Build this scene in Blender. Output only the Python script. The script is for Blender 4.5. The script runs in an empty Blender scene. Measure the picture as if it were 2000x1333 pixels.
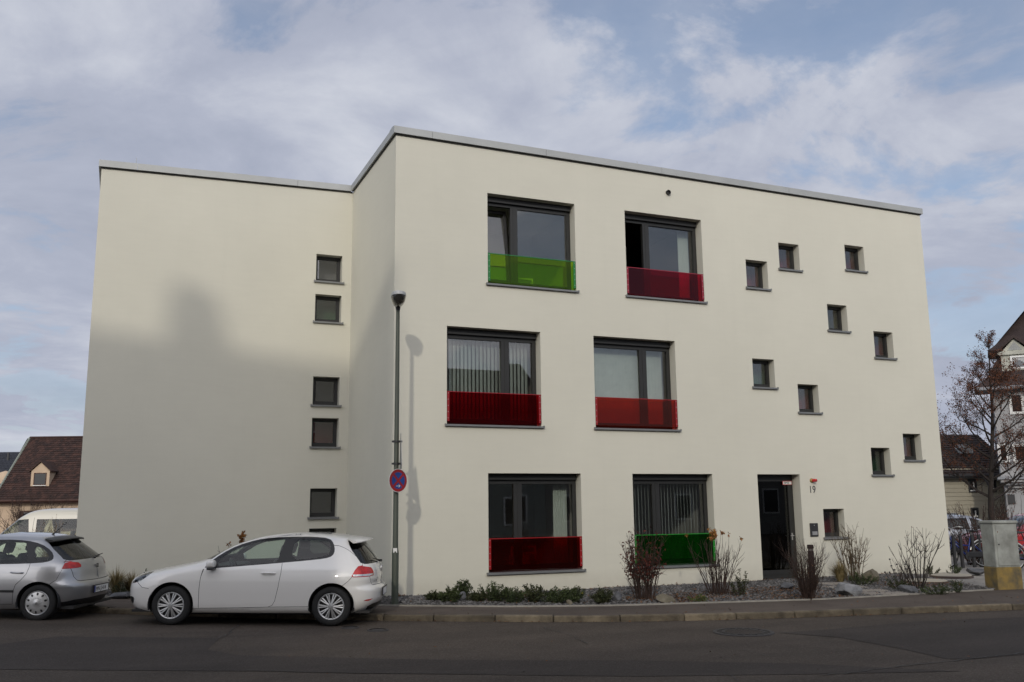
import bpy, bmesh, math, random
import numpy as np
from mathutils import Vector, Matrix, noise
from mathutils.geometry import delaunay_2d_cdt

R = math.radians
scene = bpy.context.scene
COL = scene.collection

# ------------------------------------------------------------------ camera
CAM_H = 1.80
F_PX, PITCH, ROLL, YAW = 1819.49, R(10.0574), R(-0.6248), R(22.863)
cam_data = bpy.data.cameras.new('camera')
cam_data.sensor_width = 36.0
cam_data.lens = F_PX / 2000 * 36.0
cam_data.clip_start = 0.1
cam_data.clip_end = 3000
cam = bpy.data.objects.new('camera', cam_data)
COL.objects.link(cam)
cam.matrix_world = (Matrix.Translation((0, 0, CAM_H)) @ Matrix.Rotation(-YAW, 4, 'Z')
                    @ Matrix.Rotation(math.pi / 2 + PITCH, 4, 'X') @ Matrix.Rotation(ROLL, 4, 'Z'))
scene.camera = cam

# ------------------------------------------------------------------ sky and sun
SUN_DIR = Vector((0.439, 0.809, -0.390)).normalized()      # direction in which the light travels
world = bpy.data.worlds.new('World')
scene.world = world
world.use_nodes = True
wt = world.node_tree
wt.nodes.clear()
def wn(t, **kw):
    n = wt.nodes.new(t)
    for k, v in kw.items(): setattr(n, k, v)
    return n
def wl(a, b): wt.links.new(a, b)
w_out = wn('ShaderNodeOutputWorld')
sky = wn('ShaderNodeTexSky', sky_type='NISHITA', sun_disc=False, sun_elevation=R(23), sun_rotation=R(208.5),
         altitude=480, air_density=1.0, dust_density=1.6, ozone_density=1.2)
bg_sky = wn('ShaderNodeBackground'); bg_sky.inputs['Strength'].default_value = 0.125
wl(sky.outputs[0], bg_sky.inputs['Color'])
tc = wn('ShaderNodeTexCoord')
sep = wn('ShaderNodeSeparateXYZ'); wl(tc.outputs['Generated'], sep.inputs[0])
zz = wn('ShaderNodeMath', operation='MAXIMUM'); wl(sep.outputs['Z'], zz.inputs[0]); zz.inputs[1].default_value = 0.0
za = wn('ShaderNodeMath', operation='ADD'); wl(zz.outputs[0], za.inputs[0]); za.inputs[1].default_value = 0.22
dx = wn('ShaderNodeMath', operation='DIVIDE'); wl(sep.outputs['X'], dx.inputs[0]); wl(za.outputs[0], dx.inputs[1])
dy = wn('ShaderNodeMath', operation='DIVIDE'); wl(sep.outputs['Y'], dy.inputs[0]); wl(za.outputs[0], dy.inputs[1])
cxy = wn('ShaderNodeCombineXYZ'); wl(dx.outputs[0], cxy.inputs[0]); wl(dy.outputs[0], cxy.inputs[1])
def cloud_noise(off, scale, detail, rough, dist=0.0, stretch=(1, 1, 1)):
    mp = wn('ShaderNodeMapping'); wl(cxy.outputs[0], mp.inputs['Vector'])
    mp.inputs['Location'].default_value = off
    mp.inputs['Scale'].default_value = stretch
    nt = wn('ShaderNodeTexNoise'); wl(mp.outputs[0], nt.inputs['Vector'])
    nt.inputs['Scale'].default_value = scale; nt.inputs['Detail'].default_value = detail
    nt.inputs['Roughness'].default_value = rough; nt.inputs['Distortion'].default_value = dist
    return nt.outputs['Fac']
def ramp(fac, stops):
    r = wn('ShaderNodeValToRGB'); wl(fac, r.inputs[0])
    el = r.color_ramp.elements
    while len(el) < len(stops): el.new(0.5)
    for e, (p, c) in zip(el, stops):
        e.position = p; e.color = (c[0], c[1], c[2], 1) if isinstance(c, tuple) else (c, c, c, 1)
    return r.outputs['Color']
def wmath(op, a, b, clamp=False):
    m = wn('ShaderNodeMath', operation=op); m.use_clamp = clamp
    for i, v in enumerate((a, b)):
        if isinstance(v, (int, float)): m.inputs[i].default_value = v
        else: wl(v, m.inputs[i])
    return m.outputs[0]
big = cloud_noise((7.8, 20.6, 3.4), 0.55, 2.0, 0.5)
puff = cloud_noise((25.5, 5.6, 1.2), 2.3, 11.0, 0.60, 0.35)
veil = cloud_noise((4.4, 6.8, 3.7), 1.3, 7.0, 0.62, 0.6, (0.85, 1.2, 1))
shade = cloud_noise((3.9, 15.9, 1.1), 2.6, 9.0, 0.58, 0.5)
cov = wmath('ADD', wmath('MULTIPLY', puff, 1.0), wmath('MULTIPLY', big, 0.9))
m1 = ramp(cov, [(0.82, 0.0), (0.97, 1.0)])
m2 = ramp(veil, [(0.34, 0.25), (0.66, 0.78)])
low = wn('ShaderNodeMapRange'); wl(zz.outputs[0], low.inputs[0])          # cloud banks close up towards the horizon
low.inputs[1].default_value = 0.03; low.inputs[2].default_value = 0.42; low.inputs[3].default_value = 1.0; low.inputs[4].default_value = 0.0
m3 = wmath('MULTIPLY', low.outputs[0], ramp(veil, [(0.30, 0.72), (0.55, 1.0)]))
mask = wmath('MAXIMUM', wmath('MAXIMUM', m1, m2, True), m3, True)
body = wmath('ADD', wmath('MULTIPLY', shade, 0.5), wmath('MULTIPLY', puff, 0.5))
ccol = ramp(body, [(0.36, (0.295, 0.325, 0.410)), (0.49, (0.358, 0.385, 0.470)), (0.63, (0.490, 0.512, 0.575))])
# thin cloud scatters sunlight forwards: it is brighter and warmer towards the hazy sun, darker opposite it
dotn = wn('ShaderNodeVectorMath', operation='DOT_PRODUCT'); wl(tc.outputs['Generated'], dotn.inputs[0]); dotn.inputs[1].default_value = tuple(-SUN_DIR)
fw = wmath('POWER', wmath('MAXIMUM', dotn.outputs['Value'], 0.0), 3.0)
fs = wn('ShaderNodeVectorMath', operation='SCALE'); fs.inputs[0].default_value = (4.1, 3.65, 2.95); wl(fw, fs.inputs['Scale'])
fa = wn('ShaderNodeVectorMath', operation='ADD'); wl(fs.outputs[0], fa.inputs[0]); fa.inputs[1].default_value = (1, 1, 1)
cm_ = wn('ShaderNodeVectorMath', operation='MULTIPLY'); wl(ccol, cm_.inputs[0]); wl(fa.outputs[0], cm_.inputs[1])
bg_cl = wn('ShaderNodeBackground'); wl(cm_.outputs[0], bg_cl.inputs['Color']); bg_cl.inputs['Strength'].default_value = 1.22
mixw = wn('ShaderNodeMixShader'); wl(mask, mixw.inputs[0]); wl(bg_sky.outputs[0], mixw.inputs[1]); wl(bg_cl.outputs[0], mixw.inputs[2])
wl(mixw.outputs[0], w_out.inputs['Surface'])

sun_data = bpy.data.lights.new('sun', 'SUN')
sun_data.energy = 1.02
sun_data.angle = R(1.7)
sun_data.color = (1.0, 0.93, 0.80)
sun = bpy.data.objects.new('sun', sun_data)
COL.objects.link(sun)
sun.rotation_euler = SUN_DIR.to_track_quat('-Z', 'Y').to_euler()
sun.location = (-20, -30, 30)

scene.view_settings.view_transform = 'Standard'
scene.view_settings.look = 'None'
scene.view_settings.exposure = 0.0
scene.view_settings.gamma = 1.0
scene.render.engine = 'CYCLES'
scene.cycles.max_bounces = 7
scene.cycles.diffuse_bounces = 3
scene.cycles.glossy_bounces = 3
scene.cycles.transparent_max_bounces = 14
scene.cycles.sample_clamp_indirect = 6.0
scene.cycles.caustics_reflective = False
scene.cycles.caustics_refractive = False

# ------------------------------------------------------------------ layout helpers
FY = 17.6              # street front of the main block
LY = 21.446            # street front of the wing set back at the left
def view_ray(px, py):
    uu, vv = (px - 1000) / F_PX, (py - 666.5) / F_PX
    u = math.cos(ROLL) * uu + math.sin(ROLL) * vv
    v = -math.sin(ROLL) * uu + math.cos(ROLL) * vv
    yr = math.cos(PITCH) + math.sin(PITCH) * v
    z = math.sin(PITCH) - math.cos(PITCH) * v
    return Vector((math.cos(YAW) * u + math.sin(YAW) * yr, -math.sin(YAW) * u + math.cos(YAW) * yr, z))
def road_z(x):
    x = max(x, -9.0)
    return 0.027 * 0.6 * math.log1p(math.exp((3.0 - x) / 0.6))
def on_ground(px, py, h=0.0):
    r = view_ray(px, py); z = h
    for _ in range(40):
        t = (z - CAM_H) / r.z; z = road_z(r.x * t) + h
    return Vector((r.x * t, r.y * t, z))
def on_y(px, py, y):
    r = view_ray(px, py); t = y / r.y
    return Vector((r.x * t, y, r.z * t + CAM_H))
def at_depth(px, py, d):
    """point at distance d along the optical axis"""
    r = view_ray(px, py)
    ax = Vector((math.sin(YAW) * math.cos(PITCH), math.cos(YAW) * math.cos(PITCH), math.sin(PITCH)))
    t = d / r.dot(ax)
    return Vector((r.x * t, r.y * t, r.z * t + CAM_H))
def interp(x, pts):
    if x <= pts[0][0]:
        (x0, y0), (x1, y1) = pts[0], pts[1]
    elif x >= pts[-1][0]:
        (x0, y0), (x1, y1) = pts[-2], pts[-1]
    else:
        for (x0, y0), (x1, y1) in zip(pts, pts[1:]):
            if x0 <= x <= x1: break
    return y0 + (y1 - y0) * (x - x0) / (x1 - x0)

# ------------------------------------------------------------------ objects
def link(o, parent=None):
    COL.objects.link(o)
    if parent is not None: o.parent = parent
    return o
def tag(o, label=None, cat=None, group=None, kind=None):
    if label: o['label'] = label
    if cat: o['category'] = cat
    if group: o['group'] = group
    if kind: o['kind'] = kind
    return o
def empty(name, loc=(0, 0, 0), rz=0.0, label=None, cat=None, group=None, parent=None):
    o = bpy.data.objects.new(name, None)
    o.location = loc; o.rotation_euler = (0, 0, rz); o.empty_display_size = 0.2
    link(o, parent)
    return tag(o, label, cat, group)
def copy_tree(o, parent=None):
    c = o.copy(); COL.objects.link(c); c.parent = parent
    for ch in list(o.children): copy_tree(ch, c)
    return c

class MB:
    def __init__(self): self.v = []; self.f = []
    def add(self, vs, fs):
        b = len(self.v); self.v += [tuple(p) for p in vs]; self.f += [tuple(i + b for i in f) for f in fs]; return self
    def quad(self, a, b, c, d): return self.add([a, b, c, d], [(0, 1, 2, 3)])
    def box(self, x0, y0, z0, x1, y1, z1, M=None):
        vs = [Vector(p) for p in ((x0, y0, z0), (x1, y0, z0), (x1, y1, z0), (x0, y1, z0), (x0, y0, z1), (x1, y0, z1), (x1, y1, z1), (x0, y1, z1))]
        if M is not None: vs = [M @ p for p in vs]
        return self.add(vs, [(0, 3, 2, 1), (4, 5, 6, 7), (0, 1, 5, 4), (1, 2, 6, 5), (2, 3, 7, 6), (3, 0, 4, 7)])
    def cbox(self, x0, y0, z0, x1, y1, z1, c=0.01, M=None, seg=1):
        bm = bmesh.new()
        bmesh.ops.create_cube(bm, size=1)
        for v in bm.verts:
            v.co = Vector(((x0 + x1) / 2 + v.co.x * (x1 - x0), (y0 + y1) / 2 + v.co.y * (y1 - y0), (z0 + z1) / 2 + v.co.z * (z1 - z0)))
        bmesh.ops.bevel(bm, geom=list(bm.edges), offset=c, segments=seg, affect='EDGES', profile=0.5)
        if M is not None: bm.transform(M)
        bm.verts.index_update()
        self.add([v.co.copy() for v in bm.verts], [[v.index for v in f.verts] for f in bm.faces]); bm.free(); return self
    def extrude(self, poly, axis, a, b):
        """prism of a 2-D polygon between a and b along axis (x: poly is (y,z), y: (x,z), z: (x,y))"""
        def P(p, h):
            return {'x': (h, p[0], p[1]), 'y': (p[0], h, p[1]), 'z': (p[0], p[1], h)}[axis]
        n = len(poly)
        vs = [P(p, a) for p in poly] + [P(p, b) for p in poly]
        fs = [tuple(range(n)), tuple(range(2 * n - 1, n - 1, -1))] + [(i, i + n, (i + 1) % n + n, (i + 1) % n) for i in range(n)]
        return self.add(vs, fs)
    def tube(self, pts, rad, n=6, cap=True):
        pts = [Vector(p) for p in pts]
        if not isinstance(rad, (list, tuple)): rad = [rad] * len(pts)
        rings = []
        for i, p in enumerate(pts):
            d = (pts[min(i + 1, len(pts) - 1)] - pts[max(i - 1, 0)])
            if d.length < 1e-9: d = Vector((0, 0, 1))
            d.normalize()
            up = Vector((0, 0, 1)) if abs(d.z) < 0.9 else Vector((1, 0, 0))
            a = d.cross(up).normalized(); b = d.cross(a)
            rings.append([p + (a * math.cos(2 * math.pi * k / n) + b * math.sin(2 * math.pi * k / n)) * rad[i] for k in range(n)])
        vs = [q for r in rings for q in r]; fs = []
        for i in range(len(pts) - 1):
            for k in range(n):
                fs.append((i * n + k, i * n + (k + 1) % n, (i + 1) * n + (k + 1) % n, (i + 1) * n + k))
        if cap:
            fs.append(tuple(range(n - 1, -1, -1))); fs.append(tuple((len(pts) - 1) * n + k for k in range(n)))
        return self.add(vs, fs)
    def lathe(self, prof, n=24, M=None, a0=0.0, a1=2 * math.pi):
        """profile of (radius, height) spun about local z"""
        closed = abs(a1 - a0 - 2 * math.pi) < 1e-6
        m = n if closed else n + 1
        vs = []
        for r, z in prof:
            for k in range(m):
                a = a0 + (a1 - a0) * k / n
                p = Vector((r * math.cos(a), r * math.sin(a), z))
                vs.append(M @ p if M is not None else p)
        fs = []
        for i in range(len(prof) - 1):
            for k in range(n):
                k2 = (k + 1) % m
                fs.append((i * m + k, i * m + k2, (i + 1) * m + k2, (i + 1) * m + k))
        return self.add(vs, fs)
    def build(self, name, mat=None, parent=None, smooth=False, angle=None):
        me = bpy.data.meshes.new(name)
        me.from_pydata(self.v, [], self.f)
        if smooth:
            me.polygons.foreach_set('use_smooth', [True] * len(me.polygons))
            if angle is not None:
                me.set_sharp_from_angle(angle=R(angle))
        me.validate(); me.update()
        if mat is not None: me.materials.append(mat)
        o = bpy.data.objects.new(name, me)
        return link(o, parent)

def text_mesh(name, body, size, mat, parent=None, M=None, extrude=0.002, align='LEFT', xscale=1.0):
    cu = bpy.data.curves.new(name, 'FONT'); cu.body = body; cu.size = size; cu.extrude = extrude; cu.align_x = align
    tmp = bpy.data.objects.new(name, cu); COL.objects.link(tmp)
    dg = bpy.context.evaluated_depsgraph_get()
    me = bpy.data.meshes.new_from_object(tmp.evaluated_get(dg))
    bpy.data.objects.remove(tmp)
    me.transform(Matrix.Diagonal((xscale, 1, 1, 1)))
    if M is not None: me.transform(M)
    me.materials.clear(); me.materials.append(mat)
    o = bpy.data.objects.new(name, me)
    return link(o, parent)

# ------------------------------------------------------------------ materials
def pm(name, col, rough=0.6, var=0.12, scale=3.0, bump=0.0, bscale=60.0, metal=0.0, spec=0.5, col2=None, coat=0.0, detail=6.0, bdist=0.01, emis=None):
    m = bpy.data.materials.new(name); m.use_nodes = True
    nt = m.node_tree; b = nt.nodes['Principled BSDF']
    b.inputs['Roughness'].default_value = rough; b.inputs['Metallic'].default_value = metal
    b.inputs['Specular IOR Level'].default_value = spec
    b.inputs['Coat Weight'].default_value = coat; b.inputs['Coat IOR'].default_value = 1.65; b.inputs['Coat Roughness'].default_value = 0.04
    geo = nt.nodes.new('ShaderNodeNewGeometry')
    n = nt.nodes.new('ShaderNodeTexNoise'); nt.links.new(geo.outputs['Position'], n.inputs['Vector'])
    n.inputs['Scale'].default_value = scale; n.inputs['Detail'].default_value = detail; n.inputs['Roughness'].default_value = 0.6
    rp = nt.nodes.new('ShaderNodeValToRGB'); nt.links.new(n.outputs['Fac'], rp.inputs[0])
    c2 = col2 if col2 else tuple(c * (1 + var) for c in col)
    c1 = col if col2 else tuple(c * (1 - var) for c in col)
    rp.color_ramp.elements[0].position = 0.34; rp.color_ramp.elements[0].color = (*c1, 1)
    rp.color_ramp.elements[1].position = 0.66; rp.color_ramp.elements[1].color = (*c2, 1)
    nt.links.new(rp.outputs['Color'], b.inputs['Base Color'])
    if bump > 0:
        n2 = nt.nodes.new('ShaderNodeTexNoise'); nt.links.new(geo.outputs['Position'], n2.inputs['Vector'])
        n2.inputs['Scale'].default_value = bscale; n2.inputs['Detail'].default_value = 4
        bp = nt.nodes.new('ShaderNodeBump'); bp.inputs['Strength'].default_value = bump; bp.inputs['Distance'].default_value = bdist
        nt.links.new(n2.outputs['Fac'], bp.inputs['Height']); nt.links.new(bp.outputs['Normal'], b.inputs['Normal'])
    return m
def glass_mat(name, tint, ior=1.5, rough=0.0, gloss=(1, 1, 1), haze=0.0, hazecol=(0.5, 0.5, 0.5)):
    m = bpy.data.materials.new(name); m.use_nodes = True
    nt = m.node_tree; nt.nodes.clear()
    out = nt.nodes.new('ShaderNodeOutputMaterial')
    tr = nt.nodes.new('ShaderNodeBsdfTransparent'); tr.inputs[0].default_value = (*tint, 1)
    gl = nt.nodes.new('ShaderNodeBsdfGlossy'); gl.inputs['Color'].default_value = (*gloss, 1); gl.inputs['Roughness'].default_value = rough
    f0 = ((ior - 1) / (ior + 1)) ** 2                       # Schlick reflectance, the same from both sides of the sheet
    lw = nt.nodes.new('ShaderNodeLayerWeight'); lw.inputs['Blend'].default_value = 0.5
    pw = nt.nodes.new('ShaderNodeMath'); pw.operation = 'POWER'; nt.links.new(lw.outputs['Facing'], pw.inputs[0]); pw.inputs[1].default_value = 5.0
    fr = nt.nodes.new('ShaderNodeMapRange'); nt.links.new(pw.outputs[0], fr.inputs[0]); fr.inputs[3].default_value = f0; fr.inputs[4].default_value = 1.0
    src = tr.outputs[0]
    if haze > 0:
        df = nt.nodes.new('ShaderNodeBsdfDiffuse'); df.inputs[0].default_value = (*hazecol, 1)
        mh = nt.nodes.new('ShaderNodeMixShader'); mh.inputs[0].default_value = haze
        nt.links.new(src, mh.inputs[1]); nt.links.new(df.outputs[0], mh.inputs[2]); src = mh.outputs[0]
    mx = nt.nodes.new('ShaderNodeMixShader')
    nt.links.new(fr.outputs[0], mx.inputs[0]); nt.links.new(src, mx.inputs[1]); nt.links.new(gl.outputs[0], mx.inputs[2])
    nt.links.new(mx.outputs[0], out.inputs['Surface'])
    return m

def plaster_mat():
    m = pm('white_plaster', (0.635, 0.617, 0.527), 0.9, 0.026, 0.5, 0.25, 140, spec=0.2, bdist=0.004, detail=8)
    nt = m.node_tree; b = nt.nodes['Principled BSDF']
    # faint splash marks near the foot of the wall and horizontal float marks
    geo = [n for n in nt.nodes if n.type == 'NEW_GEOMETRY'][0]
    mp = nt.nodes.new('ShaderNodeMapping'); nt.links.new(geo.outputs['Position'], mp.inputs['Vector'])
    mp.inputs['Scale'].default_value = (1.2, 1.2, 9)
    n = nt.nodes.new('ShaderNodeTexNoise'); nt.links.new(mp.outputs[0], n.inputs['Vector']); n.inputs['Scale'].default_value = 1.6; n.inputs['Detail'].default_value = 8
    mr = nt.nodes.new('ShaderNodeMapRange'); nt.links.new(n.outputs['Fac'], mr.inputs[0])
    mr.inputs[1].default_value = 0.3; mr.inputs[2].default_value = 0.7; mr.inputs[3].default_value = 0.988; mr.inputs[4].default_value = 1.006
    mx = nt.nodes.new('ShaderNodeMix'); mx.data_type = 'RGBA'; mx.blend_type = 'MULTIPLY'; mx.inputs['Factor'].default_value = 1.0
    src = b.inputs['Base Color'].links[0].from_socket
    nt.links.new(src, mx.inputs['A']); nt.links.new(mr.outputs[0], mx.inputs['B'])
    # faint rain streaks running down the wall
    mps = nt.nodes.new('ShaderNodeMapping'); nt.links.new(geo.outputs['Position'], mps.inputs['Vector']); mps.inputs['Scale'].default_value = (5.5, 5.5, 0.22)
    ns = nt.nodes.new('ShaderNodeTexNoise'); nt.links.new(mps.outputs[0], ns.inputs['Vector']); ns.inputs['Scale'].default_value = 1.0; ns.inputs['Detail'].default_value = 6; ns.inputs['Roughness'].default_value = 0.65
    ms = nt.nodes.new('ShaderNodeMapRange'); nt.links.new(ns.outputs['Fac'], ms.inputs[0]); ms.inputs[1].default_value = 0.52; ms.inputs[2].default_value = 0.80; ms.inputs[3].default_value = 1.0; ms.inputs[4].default_value = 0.982
    mxs = nt.nodes.new('ShaderNodeMix'); mxs.data_type = 'RGBA'; mxs.blend_type = 'MULTIPLY'; mxs.inputs['Factor'].default_value = 1.0
    nt.links.new(mx.outputs['Result'], mxs.inputs['A']); nt.links.new(ms.outputs[0], mxs.inputs['B']); mx = mxs
    # splash dirt: noise blotches limited to the lowest 35 cm
    sp = nt.nodes.new('ShaderNodeSeparateXYZ'); nt.links.new(geo.outputs['Position'], sp.inputs[0])
    m2 = nt.nodes.new('ShaderNodeMapRange'); nt.links.new(sp.outputs['Z'], m2.inputs[0])
    m2.inputs[1].default_value = 0.12; m2.inputs[2].default_value = 0.5; m2.inputs[3].default_value = 1.0; m2.inputs[4].default_value = 0.0
    n3 = nt.nodes.new('ShaderNodeTexNoise'); nt.links.new(geo.outputs['Position'], n3.inputs['Vector']); n3.inputs['Scale'].default_value = 5; n3.inputs['Detail'].default_value = 8
    m3 = nt.nodes.new('ShaderNodeMath'); m3.operation = 'MULTIPLY'; nt.links.new(m2.outputs[0], m3.inputs[0]); nt.links.new(n3.outputs['Fac'], m3.inputs[1])
    m4 = nt.nodes.new('ShaderNodeMath'); m4.operation = 'MULTIPLY'; nt.links.new(m3.outputs[0], m4.inputs[0]); m4.inputs[1].default_value = 0.55
    mx2 = nt.nodes.new('ShaderNodeMix'); mx2.data_type = 'RGBA'; nt.links.new(m4.outputs[0], mx2.inputs['Factor'])
    nt.links.new(mx.outputs['Result'], mx2.inputs['A']); mx2.inputs['B'].default_value = (0.36, 0.33, 0.27, 1)
    nt.links.new(mx2.outputs['Result'], b.inputs['Base Color'])
    return m

def asphalt_mat(name, c1, c2, speck=0.5, bump=0.7):
    m = pm(name, c1, 0.88, 0, 1.1, bump, 210, spec=0.3, col2=c2, bdist=0.006, detail=9)
    nt = m.node_tree; b = nt.nodes['Principled BSDF']
    geo = [n for n in nt.nodes if n.type == 'NEW_GEOMETRY'][0]
    v = nt.nodes.new('ShaderNodeTexVoronoi'); nt.links.new(geo.outputs['Position'], v.inputs['Vector']); v.inputs['Scale'].default_value = 75
    sr = nt.nodes.new('ShaderNodeSeparateColor'); nt.links.new(v.outputs['Color'], sr.inputs[0])
    mr = nt.nodes.new('ShaderNodeMapRange'); nt.links.new(sr.outputs[0], mr.inputs[0])
    mr.inputs[1].default_value = 0.55; mr.inputs[2].default_value = 1.0; mr.inputs[3].default_value = 0.0; mr.inputs[4].default_value = speck
    mx = nt.nodes.new('ShaderNodeMix'); mx.data_type = 'RGBA'
    nt.links.new(mr.outputs[0], mx.inputs['Factor'])
    nt.links.new(b.inputs['Base Color'].links[0].from_socket, mx.inputs['A']); mx.inputs['B'].default_value = (0.13, 0.115, 0.10, 1)
    # broad worn and stained areas, drawn out along the street
    mp = nt.nodes.new('ShaderNodeMapping'); nt.links.new(geo.outputs['Position'], mp.inputs['Vector']); mp.inputs['Rotation'].default_value = (0, 0, 0.42); mp.inputs['Scale'].default_value = (0.16, 0.75, 1)
    n3 = nt.nodes.new('ShaderNodeTexNoise'); nt.links.new(mp.outputs[0], n3.inputs['Vector']); n3.inputs['Scale'].default_value = 1.4; n3.inputs['Detail'].default_value = 7; n3.inputs['Roughness'].default_value = 0.62
    m5 = nt.nodes.new('ShaderNodeMapRange'); nt.links.new(n3.outputs['Fac'], m5.inputs[0]); m5.inputs[1].default_value = 0.3; m5.inputs[2].default_value = 0.7; m5.inputs[3].default_value = 0.78; m5.inputs[4].default_value = 1.22
    mx3 = nt.nodes.new('ShaderNodeMix'); mx3.data_type = 'RGBA'; mx3.blend_type = 'MULTIPLY'; mx3.inputs['Factor'].default_value = 1.0
    nt.links.new(mx.outputs['Result'], mx3.inputs['A']); nt.links.new(m5.outputs[0], mx3.inputs['B'])
    nt.links.new(mx3.outputs['Result'], b.inputs['Base Color'])
    return m

def vary_by_island(m, lo, hi):
    """every separate piece of a mesh (tile, leaf, pebble) takes its own brightness"""
    nt = m.node_tree; b = nt.nodes['Principled BSDF']; oi = nt.nodes.new('ShaderNodeNewGeometry')
    mr = nt.nodes.new('ShaderNodeMapRange'); nt.links.new(oi.outputs['Random Per Island'], mr.inputs[0]); mr.inputs[3].default_value = lo; mr.inputs[4].default_value = hi
    mx = nt.nodes.new('ShaderNodeMix'); mx.data_type = 'RGBA'; mx.blend_type = 'MULTIPLY'; mx.inputs['Factor'].default_value = 1.0
    nt.links.new(b.inputs['Base Color'].links[0].from_socket, mx.inputs['A']); nt.links.new(mr.outputs[0], mx.inputs['B']); nt.links.new(mx.outputs['Result'], b.inputs['Base Color'])
    return m
def vary_by_object(m, lo, hi):
    nt = m.node_tree; b = nt.nodes['Principled BSDF']; oi = nt.nodes.new('ShaderNodeObjectInfo')
    mr = nt.nodes.new('ShaderNodeMapRange'); nt.links.new(oi.outputs['Random'], mr.inputs[0]); mr.inputs[3].default_value = lo; mr.inputs[4].default_value = hi
    mx = nt.nodes.new('ShaderNodeMix'); mx.data_type = 'RGBA'; mx.blend_type = 'MULTIPLY'; mx.inputs['Factor'].default_value = 1.0
    nt.links.new(b.inputs['Base Color'].links[0].from_socket, mx.inputs['A']); nt.links.new(mr.outputs[0], mx.inputs['B']); nt.links.new(mx.outputs['Result'], b.inputs['Base Color'])
    return m

M = dict(
    plaster=plaster_mat(),
    metal=pm('zinc_coping', (0.40, 0.41, 0.40), 0.5, 0.06, 1.5, metal=0.25),
    sill=pm('grey_sill', (0.20, 0.205, 0.205), 0.45, 0.08, 4, metal=0.3),
    frame=pm('anthracite_frame', (0.022, 0.022, 0.021), 0.5, 0.08, 4),
    gap=pm('dark_gap', (0.02, 0.02, 0.018), 0.9, 0.1),
    pane=glass_mat('window_pane', (0.90, 0.91, 0.90), 1.78),
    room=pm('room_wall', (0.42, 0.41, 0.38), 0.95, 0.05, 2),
    blind=pm('blind_fabric', (0.42, 0.47, 0.42), 0.9, 0.06, 8),
    asphalt=asphalt_mat('road_asphalt', (0.045, 0.034, 0.0255), (0.060, 0.046, 0.035), 0.50),
    asphalt2=asphalt_mat('dark_asphalt', (0.033, 0.026, 0.0215), (0.040, 0.032, 0.027), 0.26),
    asphalt3=asphalt_mat('pavement_asphalt', (0.070, 0.054, 0.044), (0.092, 0.073, 0.060), 0.15),
    kerb=pm('kerb_stone', (0.070, 0.056, 0.038), 0.9, 0, 3.2, 0.8, 45, col2=(0.190, 0.155, 0.105), bdist=0.02, detail=9),
    tar=pm('tar', (0.025, 0.023, 0.022), 0.7, 0.1),
    pole=pm('green_pole_paint', (0.062, 0.072, 0.055), 0.5, 0.08, 3),
    dark=pm('dark_metal', (0.03, 0.03, 0.032), 0.5, 0.1),
    iron=pm('cast_iron', (0.032, 0.029, 0.028), 0.7, 0.2, 12, 0.4, 80),
    white=pm('white_paint', (0.72, 0.72, 0.70), 0.5, 0.03),
    concrete=pm('concrete', (0.27, 0.255, 0.225), 0.9, 0.14, 5, 0.4, 70),
    rubber=pm('tyre_rubber', (0.016, 0.016, 0.016), 0.85, 0.15, 20),
    black=pm('black_plastic', (0.014, 0.014, 0.015), 0.45, 0.1),
    silver=pm('silver_plastic', (0.52, 0.52, 0.51), 0.32, 0.03, metal=0.6),
    interior=pm('car_interior', (0.030, 0.030, 0.031), 0.85, 0.1),
    liner=pm('roof_liner', (0.22, 0.22, 0.21), 0.9, 0.05),
    carglass=glass_mat('car_glass', (0.74, 0.84, 0.78), 1.55),
    darkglass=glass_mat('tinted_car_glass', (0.25, 0.28, 0.27), 1.6),
    redlens=pm('red_lens', (0.46, 0.010, 0.008), 0.22, 0.35, 14, coat=0.25),
    clearlens=pm('clear_lens', (0.55, 0.55, 0.54), 0.12, 0.2, 30, metal=0.5, coat=1.0),
    lampglass=glass_mat('headlamp_lens', (0.75, 0.78, 0.78), 1.5),
)

vary_by_object(M['kerb'], 0.62, 1.12)
# children of these roots keep world coordinates
WORLD_ROOTS = {}
_link0 = link
def link(o, parent=None):
    _link0(o, parent)
    if parent is not None and parent.name in WORLD_ROOTS:
        o.matrix_parent_inverse = Matrix.Translation(-Vector(WORLD_ROOTS[parent.name]))
    return o
def wroot(name, loc, label, cat, group=None):
    o = empty(name, loc, 0.0, label, cat, group)
    WORLD_ROOTS[o.name] = tuple(loc)
    return o

# ------------------------------------------------------------------ ground, road, kerb, pavement
kerb_px = [(0, 1190), (120, 1195), (230, 1200), (500, 1208), (760, 1213), (930, 1215), (1100, 1216), (1300, 1214), (1500, 1209), (1640, 1204), (1800, 1198), (1900, 1195), (2000, 1191)]
KERB = [tuple(on_ground(*p).xy) for p in kerb_px]
KERB = [(-12.0, KERB[0][1] + 8.5), (-6.5, KERB[0][1] + 3.9)] + KERB + [(20.0, 10.2), (32.0, 7.2), (70.0, -3.0)]
def smooth_pts(pts, it=2):
    for _ in range(it):
        q = [pts[0]]
        for a, b in zip(pts, pts[1:]):
            q.append((a[0] * .75 + b[0] * .25, a[1] * .75 + b[1] * .25)); q.append((a[0] * .25 + b[0] * .75, a[1] * .25 + b[1] * .75))
        q.append(pts[-1]); pts = q
    return pts
KERB = smooth_pts(KERB, 2)
def kerb_y(x): return interp(x, KERB)
bed_px = [(235, 1168), (500, 1178), (760, 1184), (1000, 1186), (1200, 1184), (1400, 1178), (1600, 1172), (1800, 1161), (1900, 1155), (1960, 1152)]
EDGE = [tuple(on_ground(*p, 0.1).xy) for p in bed_px]
EDGE = [(-12.0, EDGE[0][1] + 9.6)] + EDGE + [(22.0, 12.2), (70.0, 0.5)]
def edge_y(x): return interp(x, EDGE)
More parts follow.
